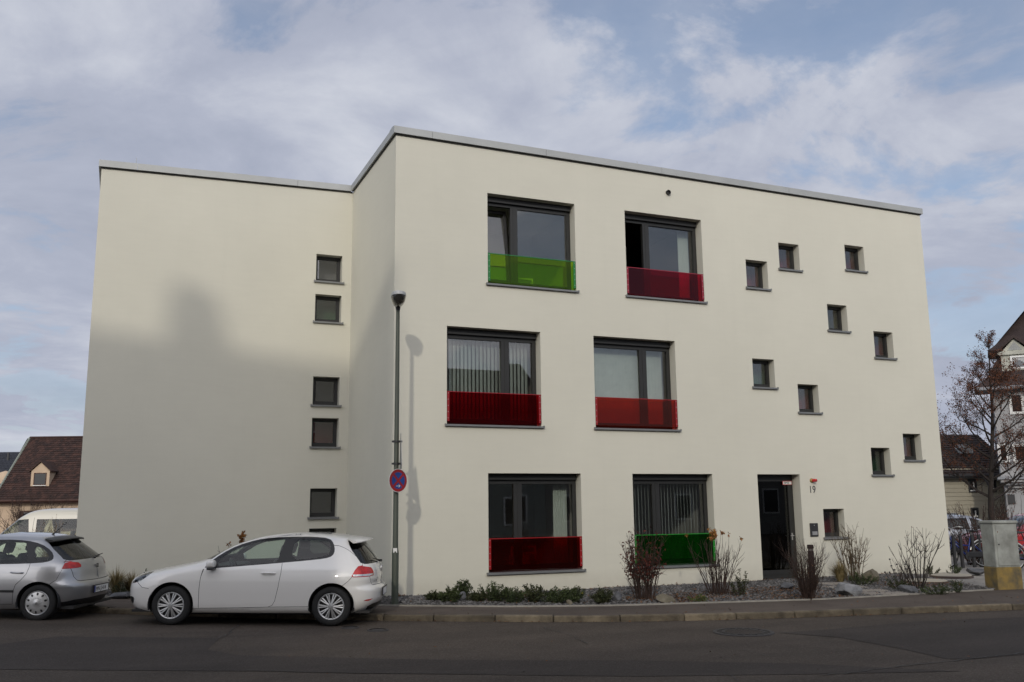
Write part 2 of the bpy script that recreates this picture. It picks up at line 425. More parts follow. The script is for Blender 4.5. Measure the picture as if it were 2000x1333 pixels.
def pave_z(x): return road_z(x) + 0.10

mb = MB(); mb.quad((-900, -900, -0.35), (900, -900, -0.35), (900, 900, -0.35), (-900, 900, -0.35))
tag(mb.build('ground', pm('far_ground', (0.10, 0.10, 0.075), 0.95, 0.3, 0.15)), kind='structure')

def strip(name, xs, lo, hi, zf, mat, n=6, parent=None, kind=None):
    mb = MB(); rows = []
    for x in xs:
        a, b = lo(x), hi(x)
        rows.append([(x, a + (b - a) * k / n, zf(x, a + (b - a) * k / n)) for k in range(n + 1)])
    vs = [p for r in rows for p in r]; fs = []
    for i in range(len(xs) - 1):
        for k in range(n):
            p = i * (n + 1) + k
            fs.append((p, p + n + 1, p + n + 2, p + 1))
    mb.add(vs, fs)
    o = mb.build(name, mat, parent, smooth=True)
    if kind: o['kind'] = kind
    return o
def frange(a, b, s):
    n = max(1, int(round((b - a) / s))); return [a + (b - a) * i / n for i in range(n + 1)]
XR = frange(-12, 24, 0.2) + frange(24.5, 70, 0.5)
strip('road', XR, lambda x: -12.0, lambda x: kerb_y(x) + 0.05, lambda x, y: road_z(x), M['asphalt'], 8, kind='structure')
strip('pavement', XR, lambda x: kerb_y(x) + 0.06, lambda x: edge_y(x) + 0.028, lambda x, y: pave_z(x) - 0.004, M['asphalt3'], 4, kind='structure')
# newer asphalt laid in bands and a wedge, as sheets on the road
def road_patch(name, pix, mat, dz):
    pts = [on_ground(*p) for p in pix]
    mb = MB(); bm = bmesh.new()
    f = bm.faces.new([bm.verts.new((p.x, p.y, 0)) for p in pts])
    bmesh.ops.triangulate(bm, faces=[f])
    bmesh.ops.subdivide_edges(bm, edges=list(bm.edges), cuts=3, use_grid_fill=True)
    for v in bm.verts: v.co.z = road_z(v.co.x) + dz
    me = bpy.data.meshes.new(name); bm.to_mesh(me); bm.free(); me.materials.append(mat)
    o = bpy.data.objects.new(name, me); link(o); o['kind'] = 'structure'; return o
road_patch('road_repair', [(-60, 1268), (110, 1244), (430, 1247), (405, 1270), (470, 1281), (620, 1284), (900, 1290), (1250, 1291), (1560, 1297), (1880, 1312), (1560, 1318), (1250, 1322), (900, 1318), (500, 1312), (-60, 1308)], M['asphalt2'], 0.004)
road_patch('road_repair', [(1520, 1237), (1620, 1230), (1800, 1214), (2080, 1203), (2080, 1272), (1900, 1288), (1850, 1288), (1760, 1268), (1640, 1246)], M['asphalt2'], 0.004)

# sealed cracks and seams in the asphalt
random.seed(4)
def road_crack(pix, w):
    pts = []
    for (a, b), (c, d) in zip(pix, pix[1:]):
        for k in range(8): pts.append(on_ground(a + (c - a) * k / 8, b + (d - b) * k / 8))
    pts.append(on_ground(*pix[-1]))
    mb = MB(); L = []; Rr = []
    for i, p in enumerate(pts):
        d = (pts[min(i + 1, len(pts) - 1)] - pts[max(0, i - 1)]); d.z = 0; d.normalize(); nrm = Vector((-d.y, d.x, 0))
        p = p + nrm * random.uniform(-.025, .025)
        ww = w * random.uniform(0.35, 1.0)
        L.append(p + nrm * ww + Vector((0, 0, .0085))); Rr.append(p - nrm * ww + Vector((0, 0, .0085)))
    n = len(pts)
    mb.add(L + Rr, [(i, i + 1, n + i + 1, n + i) for i in range(n - 1)])
    o = mb.build('asphalt_crack', M['tar']); o['kind'] = 'structure'
road_crack([(1600, 1320), (1660, 1316), (1760, 1303), (1860, 1292), (1930, 1284), (2010, 1275)], 0.016)
road_crack([(1060, 1226), (1110, 1240), (1150, 1258)], 0.009)
road_crack([(430, 1247), (448, 1237), (466, 1222)], 0.012)
road_crack([(60, 1256), (160, 1242), (270, 1225)], 0.008)
road_crack([(480, 1311), (700, 1316), (960, 1317)], 0.008)
road_crack([(1380, 1262), (1450, 1270), (1505, 1283)], 0.007)
road_crack([(1380, 1308), (1420, 1318), (1445, 1331)], 0.007)

# kerb: single stones laid along the curve
kerb_root = empty('kerb', (0, 0, 0)); kerb_root['kind'] = 'structure'
WORLD_ROOTS['kerb'] = (0, 0, 0)
arc = [(-11.0, kerb_y(-11.0))]
x = -11.0
while x < 30: x += 0.05; arc.append((x, kerb_y(x)))
acc = 0.0; start = 0; i = 0; random.seed(11)
target = 0.95
while i < len(arc) - 1:
    acc += math.dist(arc[i], arc[i + 1]); i += 1
    if acc >= target:
        a, b = Vector((*arc[start], 0)), Vector((*arc[i], 0))
        d = (b - a); Ls = d.length; ang = math.atan2(d.y, d.x)
        zr = road_z((a.x + b.x) / 2)
        Mx = Matrix.Translation((a.x, a.y, zr)) @ Matrix.Rotation(ang, 4, 'Z') @ Matrix.Rotation(random.uniform(-.006, .006), 4, 'X')
        mb = MB().cbox(0.005, -0.01 + random.uniform(-.006, .006), -0.18, Ls - 0.005, 0.13, 0.10 + random.uniform(-.006, .004), 0.022, Mx, 2)
        mb.build('kerb_stone', M['kerb'], kerb_root)
        acc = 0; start = i; target = random.choice([0.9, 0.98, 1.0, 0.82, 1.0])
# narrow concrete edging between pavement and planting bed
mb = MB()
for x0 in frange(-8, 15.8, 0.4)[:-1]:
    x1 = x0 + 0.397
    a, b = Vector((x0, edge_y(x0), pave_z(x0))), Vector((x1, edge_y(x1), pave_z(x1)))
    d = (b - a).normalized(); nn = Vector((-d.y, d.x, 0))
    mb.add([a + nn * .0 + Vector((0, 0, -.1)), b + Vector((0, 0, -.1)), b + nn * .032 + Vector((0, 0, -.1)), a + nn * .032 + Vector((0, 0, -.1)),
            a + Vector((0, 0, .022)), b + Vector((0, 0, .022)), b + nn * .032 + Vector((0, 0, .022)), a + nn * .032 + Vector((0, 0, .022))],
           [(4, 5, 6, 7), (0, 1, 5, 4), (2, 3, 7, 6), (0, 4, 7, 3), (1, 2, 6, 5)])
tag(mb.build('bed_edging', M['concrete']), kind='structure')

def bed_z(x, y):
    k = min(1.0, max(0.0, (y - edge_y(x) - 0.04) / 0.5))
    return pave_z(x) + 0.008 + k * 0.045 * math.exp(-max(0, x - 4.9) / 1.6) * (1 if x > 4.0 else 0.3) + k * 0.02 * noise.noise(Vector((x * .9, y * .9, 0)))
def bed_back(x): return 21.6 if x < 4.85 else (17.75 if x < 18.2 else 17.75 - 0.0 * x)
soil = pm('grit_soil', (0.030, 0.026, 0.024), 0.95, 0, 9, 0.8, 60, col2=(0.075, 0.070, 0.068), bdist=0.03, detail=10)
XB1 = frange(-3.0, 4.8, 0.3); XB2 = frange(4.86, 17.2, 0.25)
strip('planting_bed', XB1, lambda x: min(21.5, edge_y(x) + 0.028), lambda x: 21.6, bed_z, soil, 6, kind='structure')
strip('planting_bed', XB2, lambda x: edge_y(x) + 0.028 if x < 15.9 else edge_y(15.9) + 0.045 + (x - 15.9) * 2.2, lambda x: 17.75, bed_z, soil, 10, kind='structure')
# courtyard beyond the corner, pale paving
pav = pm('courtyard_paving', (0.20, 0.185, 0.165), 0.9, 0, 1.5, 0.4, 40, col2=(0.30, 0.28, 0.25))
mb = MB(); mb.quad((16.2, 13.0, 0.085), (70, 0.3, 0.085), (70, 75, 0.085), (16.2, 75, 0.085))
tag(mb.build('courtyard', pav), kind='structure')
mb = MB(); mb.quad((-60, 21.5, 0.20), (-3.0, 21.5, 0.20), (-0.8, 75, 0.20), (-60, 75, 0.20))
tag(mb.build('car_park', M['asphalt3']), kind='structure')
mb = MB(); mb.quad((-0.8, 27.5, 0.1), (16.3, 27.5, 0.1), (16.3, 75, 0.1), (-0.8, 75, 0.1))
tag(mb.build('yard', M['asphalt3']), kind='structure')

# ------------------------------------------------------------------ main building
BL = wroot('apartment_building', (12.0, FY, 0.1), 'white three-storey flat-roofed building with coloured glass window railings', 'building')
XM, XE, XL = 4.887, 19.14, -0.705
ZT_M, ZT_R, ZT_I, ZT_L = 9.35, 9.25, 9.34, 9.22
def top_front(x): return ZT_M + (ZT_R - ZT_M) * (x - XM) / (XE - XM)
def top_left(x): return ZT_L + (ZT_I - ZT_L) * (x - XL) / (XM - XL)

t3, s3, t2, s2, t1, s1 = 8.346, 6.371, 5.419, 3.420, 2.459, 0.502
BIG = [  # x0,x1,z0,z1, mullion position (fraction), wide mullion, rail material key, rail top, extras
    dict(x=(6.891, 8.949), z=(s3, t3), mul=0.335, rail='green_light', kind='tilt', say='top-floor window with yellow-green glass railing'),
    dict(x=(10.208, 12.249), z=(s3, t3), mul=0.325, rail='crimson', kind='open', say='top-floor window with crimson glass railing'),
    dict(x=(5.993, 8.070), z=(s2, t2), mul=0.655, rail='dark_red', kind='blind', say='middle-floor window with dark red glass railing'),
    dict(x=(9.333, 11.394), z=(s2, t2), mul=0.655, rail='orange_red', kind='blind', say='middle-floor window with orange-red glass railing'),
    dict(x=(6.869, 8.951), z=(s1, t1), mul=0.355, rail='deep_red', kind='curtain', say='ground-floor window with deep red glass railing'),
    dict(x=(10.188, 12.228), z=(s1, t1), mul=0.345, rail='green_deep', kind='blind2', say='ground-floor window with deep green glass railing'),
]
SMALL = [  # x0,x1,z0,z1, niche colour
    ((15.267, 15.880), (0.997, 1.659), 'red'), ((13.459, 14.085), (6.823, 7.512), 'red'), ((14.448, 15.065), (7.369, 8.029), 'red'),
    ((16.504, 17.119), (7.528, 8.181), 'red'), ((15.815, 16.427), (5.944, 6.606), 'olive'), ((17.228, 17.845), (5.346, 6.017), 'red'),
    ((13.489, 14.112), (4.459, 5.134), 'green'), ((14.759, 15.369), (3.909, 4.585), 'red'), ((16.852, 17.448), (2.450, 3.111), 'green'),
    ((17.909, 18.495), (2.815, 3.473), 'red')]
LEFTW = [(7.073, 7.732, 'grey'), (6.100, 6.760, 'green'), (4.141, 4.809, 'dark'), (3.182, 3.849, 'red'), (1.591, 2.247, 'dark'), (0.69, 1.355, 'dark')]
LX = (4.048, 4.666)
DOOR = ((13.448, 14.649), (0.083, t1))

def wall_panel(mb, x0, x1, y, z0, topf, openings, depth, facing=-1):
    xs = sorted({x0, x1} | {v for o in openings for v in o[0]})
    zs = sorted({z0} | {v for o in openings for v in o[1]})
    zs = zs + ['top']
    def Z(z, x): return topf(x) if z == 'top' else z
    for i in range(len(xs) - 1):
        for k in range(len(zs) - 1):
            xc = (xs[i] + xs[i + 1]) / 2; zl = zs[k]; zh = zs[k + 1]
            zc = (zl + (9.0 if zh == 'top' else zh)) / 2
            if any(o[0][0] < xc < o[0][1] and o[1][0] < zc < o[1][1] for o in openings): continue
            mb.quad((xs[i], y, Z(zl, xs[i])), (xs[i + 1], y, Z(zl, xs[i + 1])), (xs[i + 1], y, Z(zh, xs[i + 1])), (xs[i], y, Z(zh, xs[i])))
    for (a, b), (c, d) in openings:     # reveals
        mb.quad((a, y, c), (a, y, d), (a, y + depth, d), (a, y + depth, c))
        mb.quad((b, y, d), (b, y, c), (b, y + depth, c), (b, y + depth, d))
        mb.quad((a, y, d), (b, y, d), (b, y + depth, d), (a, y + depth, d))
        mb.quad((b, y, c), (a, y, c), (a, y + depth, c), (b, y + depth, c))

RV = 0.34
open_front = [(w['x'], w['z']) for w in BIG] + [(a, b) for a, b, c in SMALL] + [DOOR]
open_left = [(LX, (a, b)) for a, b, c in LEFTW]
mb = MB()
wall_panel(mb, XM, XE, FY, -0.4, top_front, open_front, RV)
wall_panel(mb, XL, XM, LY, -0.4, top_left, open_left, RV)
BK = 29.0
mb.quad((XM, LY, -0.4), (XM, FY, -0.4), (XM, FY, ZT_M), (XM, LY, ZT_I))                 # return wall
mb.quad((XL, BK, -0.4), (XL, LY, -0.4), (XL, LY, ZT_L), (XL, BK, ZT_L))
mb.quad((XE, FY, -0.4), (XE, BK, -0.4), (XE, BK, ZT_R), (XE, FY, ZT_R))
mb.quad((XE, BK, -0.4), (XL, BK, -0.4), (XL, BK, ZT_L), (XE, BK, ZT_R))
mb.quad((XL, LY, ZT_L), (XM, LY, ZT_I), (XM, BK, ZT_I), (XL, BK, ZT_L))                 # flat roof
mb.quad((XM, FY, ZT_M), (XE, FY, ZT_R), (XE, BK, ZT_R), (XM, BK, ZT_I))
mb.build('wall', M['plaster'], BL)

# coping in lengths
def coping(p, q, zp, zq, nrm, h=0.172, out=0.055):
    """one length of metal coping between plan points p and q, projecting along nrm"""
    p, q, nrm = Vector((*p, 0)), Vector((*q, 0)), Vector((*nrm, 0))
    mb = MB()
    prof = [(-0.02, 0.022), (-out, 0.022), (-out, h), (0.12, h + 0.03), (0.32, h + 0.01), (0.32, 0.022)]
    vs = []
    for P, z in ((p, zp), (q, zq)):
        for o, dz in prof: vs.append(P - nrm * o + Vector((0, 0, z + dz)))
    n = len(prof)
    mb.add(vs, [(i, (i + 1) % n, n + (i + 1) % n, n + i) for i in range(n)] + [tuple(range(n - 1, -1, -1)), tuple(range(n, 2 * n))])
    mb.build('coping_panel', M['metal'], BL)
def px_front_x(px, py): return on_y(px, py, FY).x
cuts = [XM - 0.06, px_front_x(843, 262), px_front_x(1065, 297), px_front_x(1290, 333), px_front_x(1538, 371), XE + 0.06]
for a, b in zip(cuts, cuts[1:]):
    coping((a + .003, FY), (b - .003, FY), top_front(a), top_front(b), (0, -1))
cl = [XL - 0.06, on_y(269, 322, LY).x, on_y(581, 355, LY).x, XM - 0.05]
for a, b in zip(cl, cl[1:]):
    coping((a + .003, LY), (b - .003, LY), top_left(a), top_left(b), (0, -1))
coping((XM, LY - 0.06), (XM, FY + 0.02), ZT_I, ZT_M, (-1, 0))
coping((XE, FY + 0.02), (XE, BK), ZT_R, ZT_R, (1, 0))
coping((XL, BK), (XL, LY + 0.02), ZT_L, ZT_L, (-1, 0))
mb = MB()   # dark strip painted in for the shadow gap under the coping
for (a, b, za, zb) in (((XM - .02, FY - .02), (XE + .02, FY - .02), ZT_M, ZT_R), ((XL - .02, LY - .02), (XM - .02, LY - .02), ZT_L, ZT_I), ((XM - .02, LY), (XM - .02, FY - .018), ZT_I, ZT_M)):
    A, B = Vector((*a, za)), Vector((*b, zb))
    up = Vector((0, 0, .022)); dn = Vector((0, 0, -.012))
    mb.quad(A + dn, B + dn, B + up, A + up)
mb.build('coping_shadow_strip', M['gap'], BL)
for px, py in ((1258, 325), (266, 318)):            # thin lightning rods on the roof edge
    q = on_y(px, py, FY if px > 700 else LY)
    MB().tube([(q.x, q.y + .3, q.z - .05), (q.x, q.y + .3, q.z + .22)], 0.006, 5).build('lightning_rod', M['metal'], BL)

RAIL = {   # filter colour, edge colour
    'green_light': ((0.64, 0.88, 0.07), (0.02, 0.30, 0.06)), 'crimson': ((0.80, 0.06, 0.17), (0.46, 0.02, 0.05)),
    'dark_red': ((0.68, 0.03, 0.06), (0.46, 0.012, 0.02)), 'orange_red': ((0.76, 0.125, 0.004), (0.46, 0.016, 0.018)),
    'deep_red': ((0.44, 0.030, 0.012), (0.50, 0.014, 0.018)), 'green_deep': ((0.05, 0.46, 0.05), (0.03, 0.38, 0.04))}
for k, (c, e) in list(RAIL.items()):
    RAIL[k] = (glass_mat('glass_' + k, c, 1.26, haze=0.03, hazecol=tuple(v * .6 for v in c)), pm('edge_' + k, tuple(v * .62 for v in e), 0.4, 0.05))
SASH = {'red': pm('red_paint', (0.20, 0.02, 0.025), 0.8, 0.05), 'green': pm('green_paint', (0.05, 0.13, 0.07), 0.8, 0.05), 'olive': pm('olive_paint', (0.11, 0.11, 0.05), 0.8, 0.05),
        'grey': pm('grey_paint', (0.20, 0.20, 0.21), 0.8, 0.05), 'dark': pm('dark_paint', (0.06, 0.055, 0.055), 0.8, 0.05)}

def frame_ring(mb, x0, x1, z0, z1, y0, y1, t, tb=None):
    tb = tb or t
    mb.box(x0, y0, z0, x0 + t, y1, z1); mb.box(x1 - t, y0, z0, x1, y1, z1)
    mb.box(x0 + t, y0, z1 - t, x1 - t, y1, z1); mb.box(x0 + t, y0, z0, x1 - t, y1, z0 + tb)
def sill(parent, x0, x1, z, y, name='sill'):
    mb = MB()
    mb.extrude([(y + 0.25, z + 0.025), (y - 0.055, z + 0.004), (y - 0.055, z - 0.034), (y - 0.04, z - 0.034), (y - 0.04, z - 0.006), (y + 0.25, z - 0.002)], 'x', x0 - 0.03, x1 + 0.03)
    mb.box(x0 - 0.045, y - 0.06, z - 0.036, x0 - 0.028, y - 0.002, z + 0.016); mb.box(x1 + 0.028, y - 0.06, z - 0.036, x1 + 0.045, y - 0.002, z + 0.016)
    mb.build(name, M['sill'], parent)
def room_box(parent, x0, x1, z0, z1, y, mat, deep=3.0, side=0.5, up=0.25, dn=0.4):
    mb = MB(); a, b, c, d = x0 - side, x1 + side, z0 - dn, z1 + up; e = y + deep
    mb.quad((a, y, c), (a, e, c), (a, e, d), (a, y, d)); mb.quad((b, e, c), (b, y, c), (b, y, d), (b, e, d))
    mb.quad((a, e, c), (b, e, c), (b, e, d), (a, e, d)); mb.quad((a, y, d), (a, e, d), (b, e, d), (b, y, d)); mb.quad((a, e, c), (a, y, c), (b, y, c), (b, e, c))
    # inner face of the outer wall around the opening
    mb.quad((a, y, c), (x0, y, c), (x0, y, d), (a, y, d)); mb.quad((x1, y, c), (b, y, c), (b, y, d), (x1, y, d))
    mb.quad((x0, y, c), (x1, y, c), (x1, y, z0), (x0, y, z0)); mb.quad((x0, y, z1), (x1, y, z1), (x1, y, d), (x0, y, d))
    mb.build('room_lining', mat, parent)

prng = random.Random(77)
def pane_at(xa, xb, za, zb, y, parent):
    """insulating glass never sits perfectly square: each pane leans by a fraction of a degree"""
    Mx = Matrix.Translation(((xa + xb) / 2, y, (za + zb) / 2)) @ Matrix.Rotation(R(prng.uniform(-.45, .45)), 4, 'X') @ Matrix.Rotation(R(prng.uniform(-.5, .5)), 4, 'Z')
    w_, h_ = (xb - xa) / 2, (zb - za) / 2
    MB().box(-w_, -.003, -h_, w_, .003, h_, Mx).build('pane', M['pane'], parent)
for wi, w in enumerate(BIG):
    (x0, x1), (z0, z1) = w['x'], w['z']
    yf = FY + 0.235; yb = FY + 0.31
    xm = x0 + (x1 - x0) * w['mul']
    mb = MB()
    frame_ring(mb, x0 + .004, x1 - .004, z0 + .028, z1 - 0.12, yf, yb, 0.07, 0.09)
    mb.box(xm - 0.075, yf - 0.006, z0 + 0.12, xm + 0.075, yb, z1 - 0.19)
    mb.box(xm - 0.012, yf - 0.014, z0 + 0.12, xm + 0.012, yf - 0.006, z1 - 0.19)
    win = mb.build('window', M['frame'], BL); tag(win, w['say'])
    MB().box(x0 + .004, FY + 0.19, z1 - 0.12, x1 - .004, yb, z1 - .004).box(x0 + .02, FY + 0.165, z1 - 0.125, x1 - .02, FY + 0.189, z1 - .085).build('shutter_box', M['frame'], win)
    parts = [(x0 + 0.074, xm - 0.075), (xm + 0.075, x1 - 0.074)]
    for pi, (a, b) in enumerate(parts):
        c, d = z0 + 0.118, z1 - 0.19
        if w['kind'] == 'open' and pi == 0: continue                # this sash stands open, swung into the room
        if w['kind'] == 'tilt' and pi == 0:                         # bottom-hung sash tilted inwards
            Mx = Matrix.Translation((a, yf + .03, c)) @ Matrix.Rotation(R(-7.5), 4, 'X')
            sm = MB(); W_, H_ = b - a, d - c
            for (p, q, r, s) in ((0, 0, .06, H_), (W_ - .06, 0, W_, H_), (.06, 0, W_ - .06, .06), (.06, H_ - .06, W_ - .06, H_)):
                sm.box(p, 0, q, r, .05, s, Mx)
            sash = sm.build('tilted_sash', M['frame'], win)
            MB().box(.06, .02, .06, W_ - .06, .026, H_ - .06, Mx).build('pane', M['pane'], win)
            continue
        pane_at(a, b, c, d, yf + .033, win)
        bead = MB(); frame_ring(bead, a, b, c, d, yf - 0.004, yf + 0.028, 0.018); bead.build('glazing_bead', M['frame'], win)
    if w['kind'] == 'open':
        a, b = parts[0]; Mx = Matrix.Translation((a, yf + .06, z0 + .118)) @ Matrix.Rotation(R(82), 4, 'Z')
        W_, H_ = b - a, z1 - .19 - z0 - .118
        sm = MB()
        for (p, q, r, s) in ((0, 0, .07, H_), (W_ - .07, 0, W_, H_), (.07, 0, W_ - .07, .07), (.07, H_ - .07, W_ - .07, H_)): sm.box(p, 0, q, r, .06, s, Mx)
        sm.build('open_sash', M['frame'], win); MB().box(.07, .02, .07, W_ - .07, .026, H_ - .07, Mx).build('pane', M['pane'], win)
    sill(win, x0, x1, z0, FY)
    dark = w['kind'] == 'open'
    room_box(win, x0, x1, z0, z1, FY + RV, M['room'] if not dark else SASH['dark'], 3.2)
    # blinds and curtains
    random.seed(20 + wi)
    if w['kind'] in ('blind', 'blind2'):
        n = 22; top, bot = z1 - 0.20, z0 + 0.10
        for k in range(n):
            xc = x0 + .10 + (x1 - x0 - .2) * (k + .5) / n
            an = R(random.uniform(30, 37) if w['kind'] == 'blind' else random.uniform(48, 56))
            if w['kind'] == 'blind' and wi == 3: an = R(random.uniform(2, 8))
            hw = 0.045
            ca, sa = hw * math.cos(an), hw * math.sin(an)
            y = FY + 0.45
            sl = MB(); sl.box(-hw, -.0012, bot, hw, .0012, top, Matrix.Translation((xc, y, 0)) @ Matrix.Rotation(an, 4, 'Z'))
            sl.build('blind_slat', M['blind'], win)
        MB().box(x0, FY + .42, top, x1, FY + .48, top + .05).build('blind_rail', M['metal'], win)
    if w['kind'] in ('curtain', 'open'):
        cm = MB(); xa, xb = (x1 - 0.42, x1 - 0.10) if w['kind'] == 'curtain' else (x1 - .34, x1 - .06)
        nn = 26; vs = []
        for k in range(nn + 1):
            xx = xa + (xb - xa) * k / nn; yy = FY + .50 + .025 * math.sin(k * 1.45)
            vs += [(xx, yy, z0 - .2), (xx, yy, z1 - .17)]
        cm.add(vs, [(2 * k, 2 * k + 2, 2 * k + 3, 2 * k + 1) for k in range(nn)])
        cm.build('curtain', M['blind'], win, smooth=True)
    if w['kind'] in ('tilt', 'curtain'):
        # furniture standing behind the glass
        fm = MB(); xx = x0 + .9; zz = z0 + .05
        for dx_ in (0, .55): fm.box(xx + dx_, FY + 1.0, z0 - .35, xx + dx_ + .03, FY + 1.03, zz + .42)
        for k in range(3): fm.box(xx + .03, FY + 1.0, zz + .12 + k * .13, xx + .55, FY + 1.02, zz + .15 + k * .13)
        fm.box(xx, FY + 1.0, zz - .05, xx + .58, FY + 1.4, zz)
        fm.build('chair_back', M['blind'], win)
    # coloured glass railing clamped in the reveal
    gm, em = RAIL[w['rail']]
    hr = 0.655; ya = FY + 0.015; yb2 = FY + 0.031
    rl = MB().box(x0 + .012, ya, z0 + .045, x1 - .012, yb2, z0 + hr).build('glass_railing', gm, BL)
    tag(rl, w['rail'].replace('_', ' ') + ' glass railing')
    MB().box(x0 + .010, ya - .003, z0 + hr, x1 - .010, yb2 + .003, z0 + hr + .016).build('top_edge', em, rl)
    for sx, (a, b) in enumerate(((x0 + .004, x0 + .056), (x1 - .056, x1 - .004))):
        MB().box(a, ya - .010, z0 + .07, b, ya - .002, z0 + hr + .014).box(a if sx == 0 else b - .006, ya - .010, z0 + .07, a + .006 if sx == 0 else b, ya + .09, z0 + hr + .014).build('clamp_rail', em, rl)
        bm_ = MB()
        for k in range(5): bm_.lathe([(0.0, .006), (.007, .006), (.009, 0)], 8, Matrix.Translation(((a + b) / 2, ya - .010, z0 + .13 + k * .125)) @ Matrix.Rotation(R(90), 4, 'X'))
        tag(bm_.build('bolts', M['silver'], rl), kind='stuff')

def small_window(x0, x1, z0, z1, y, colour):
    yf, yb = y + 0.20, y + 0.27
    mb = MB(); frame_ring(mb, x0 + .003, x1 - .003, z0 + .02, z1 - .003, yf, yb, 0.06, 0.075)
    frame_ring(mb, x0 + .055, x1 - .055, z0 + .088, z1 - .055, yf + .012, yb, .022)
    win = mb.build('window', M['frame'], BL)
    pane_at(x0 + .07, x1 - .07, z0 + .10, z1 - .07, yf + .043, win)
    sill(win, x0, x1, z0, y)
    mb = MB(); a, b, c, d = x0 + .01, x1 - .01, z0 + .03, z1 - .01; e = y + .62
    y0 = yb + .002
    for q in (((a, y0, c), (a, e, c), (a, e, d), (a, y0, d)), ((b, e, c), (b, y0, c), (b, y0, d), (b, e, d)), ((a, e, c), (b, e, c), (b, e, d), (a, e, d)),
              ((a, y0, d), (a, e, d), (b, e, d), (b, y0, d)), ((a, e, c), (a, y0, c), (b, y0, c), (b, e, c))): mb.quad(*q)
    mb.build('inner_reveal', SASH[colour], win)
    return win
for (a, b), (c, d), col in SMALL: small_window(a, b, c, d, FY, col)
for c, d, col in LEFTW: small_window(LX[0], LX[1], c, d, LY, col)

# entrance door
(x0, x1), (z0, z1) = DOOR
yf = FY + .27
mb = MB(); frame_ring(mb, x0 + .004, x1 - .004, z0 + .004, z1 - .004, yf, yf + .07, .075, .11)
frame_ring(mb, x0 + .079, x1 - .079, z0 + .114, z1 - .079, yf - .012, yf + .06, .075, .10)
dr = mb.build('door', M['frame'], BL); tag(dr, 'dark glazed entrance door')
MB().box(x0 + .154, yf + .02, z0 + .214, x1 - .154, yf + .028, z1 - .154).build('pane', glass_mat('door_pane', (.35, .37, .36), 1.6), dr)
MB().tube([(x1 - .20, yf - .075, 1.06), (x1 - .11, yf - .075, 1.06), (x1 - .11, yf - .01, 1.06)], .011, 8).box(x1 - .125, yf - .016, .96, x1 - .095, yf - .011, 1.12).build('handle', M['silver'], dr)
room_box(dr, x0, x1, z0, z1, FY + RV, SASH['dark'], 3.0, .3, .2, .0)
hm = MB()     # hall furniture glimpsed behind the glass
hm.box(x0 + .2, FY + 1.6, 1.0, x0 + .75, FY + 1.65, 1.04).box(x0 + .46, FY + 1.6, .1, x0 + .49, FY + 1.64, 1.0)
for k in range(4): hm.box(x0 + .3 + k * .1, FY + 1.5, .15, x0 + .32 + k * .1, FY + 1.52, .55)
hm.build('hall_stand', M['room'], dr)
mb = MB(); mb.cbox(x0 - .1, FY - .75, 0.0, x1 + .45, FY + .26, .098, .008); mb.build('threshold', M['concrete'], BL)
# vent pipe in the facade
v = on_y(1304, 377, FY)
MB().lathe([(.0, -.010), (.046, -.012), (.047, -.055), (.056, -.055), (.056, .01)], 20, Matrix.Translation((v.x, FY, v.z)) @ Matrix.Rotation(R(-90), 4, 'X')).build('vent_pipe', pm('vent_plastic', (.018, .018, .017), .6), BL)
# ------------------------------------------------------------------ car builder
# A body is a stack of horizontal slices: nose x, tail x and half width are given against height,
# every slice is a rounded plan outline; windows, lamps and doors are cut from that one surface.
def pchip(pts):
    xs = np.array([p[0] for p in pts], float); ys = np.array([p[1] for p in pts], float)
    h = np.diff(xs); dl = np.diff(ys) / h; n = len(xs); d = np.zeros(n)
    for i in range(1, n - 1):
        if dl[i - 1] * dl[i] > 0:
            w1, w2 = 2 * h[i] + h[i - 1], h[i] + 2 * h[i - 1]
            d[i] = (w1 + w2) / (w1 / dl[i - 1] + w2 / dl[i])
    d[0], d[-1] = dl[0], dl[-1]
    def f(x):
        x = np.clip(x, xs[0], xs[-1]); i = np.clip(np.searchsorted(xs, x) - 1, 0, n - 2)
        t = (x - xs[i]) / h[i]
        return ((1 + 2 * t) * (1 - t) ** 2) * ys[i] + t * (1 - t) ** 2 * h[i] * d[i] + t * t * (3 - 2 * t) * ys[i + 1] + t * t * (t - 1) * h[i] * d[i + 1]
    return f
def plan_table(n, m, L, Wd):
    ph = np.linspace(0, math.pi / 2, 4001)
    t = np.abs(np.sin(ph)) ** (2 / n); y = np.abs(np.cos(ph)) ** (2 / m)
    t[-1] = 1; y[-1] = 0
    s = np.concatenate([[0], np.cumsum(np.hypot(np.diff(t) * L, np.diff(y) * Wd))])
    return t, y, s
def chaikin(poly, it=2, closed=True):
    for _ in range(it):
        q = []; n = len(poly)
        for i in range(n):
            a, b = poly[i], poly[(i + 1) % n]
            if a[0] != b[0]: q += [a, b]; continue
            q.append((a[0], a[1] * .75 + b[1] * .25, a[2] * .75 + b[2] * .25)); q.append((a[0], a[1] * .25 + b[1] * .75, a[2] * .25 + b[2] * .75))
        poly = q
    return poly
def in_poly(pt, poly):
    x, y = pt; c = False; j = len(poly) - 1
    for i in range(len(poly)):
        xi, yi = poly[i]; xj, yj = poly[j]
        if (yi > y) != (yj > y) and x < (xj - xi) * (y - yi) / (yj - yi) + xi: c = not c
        j = i
    return c

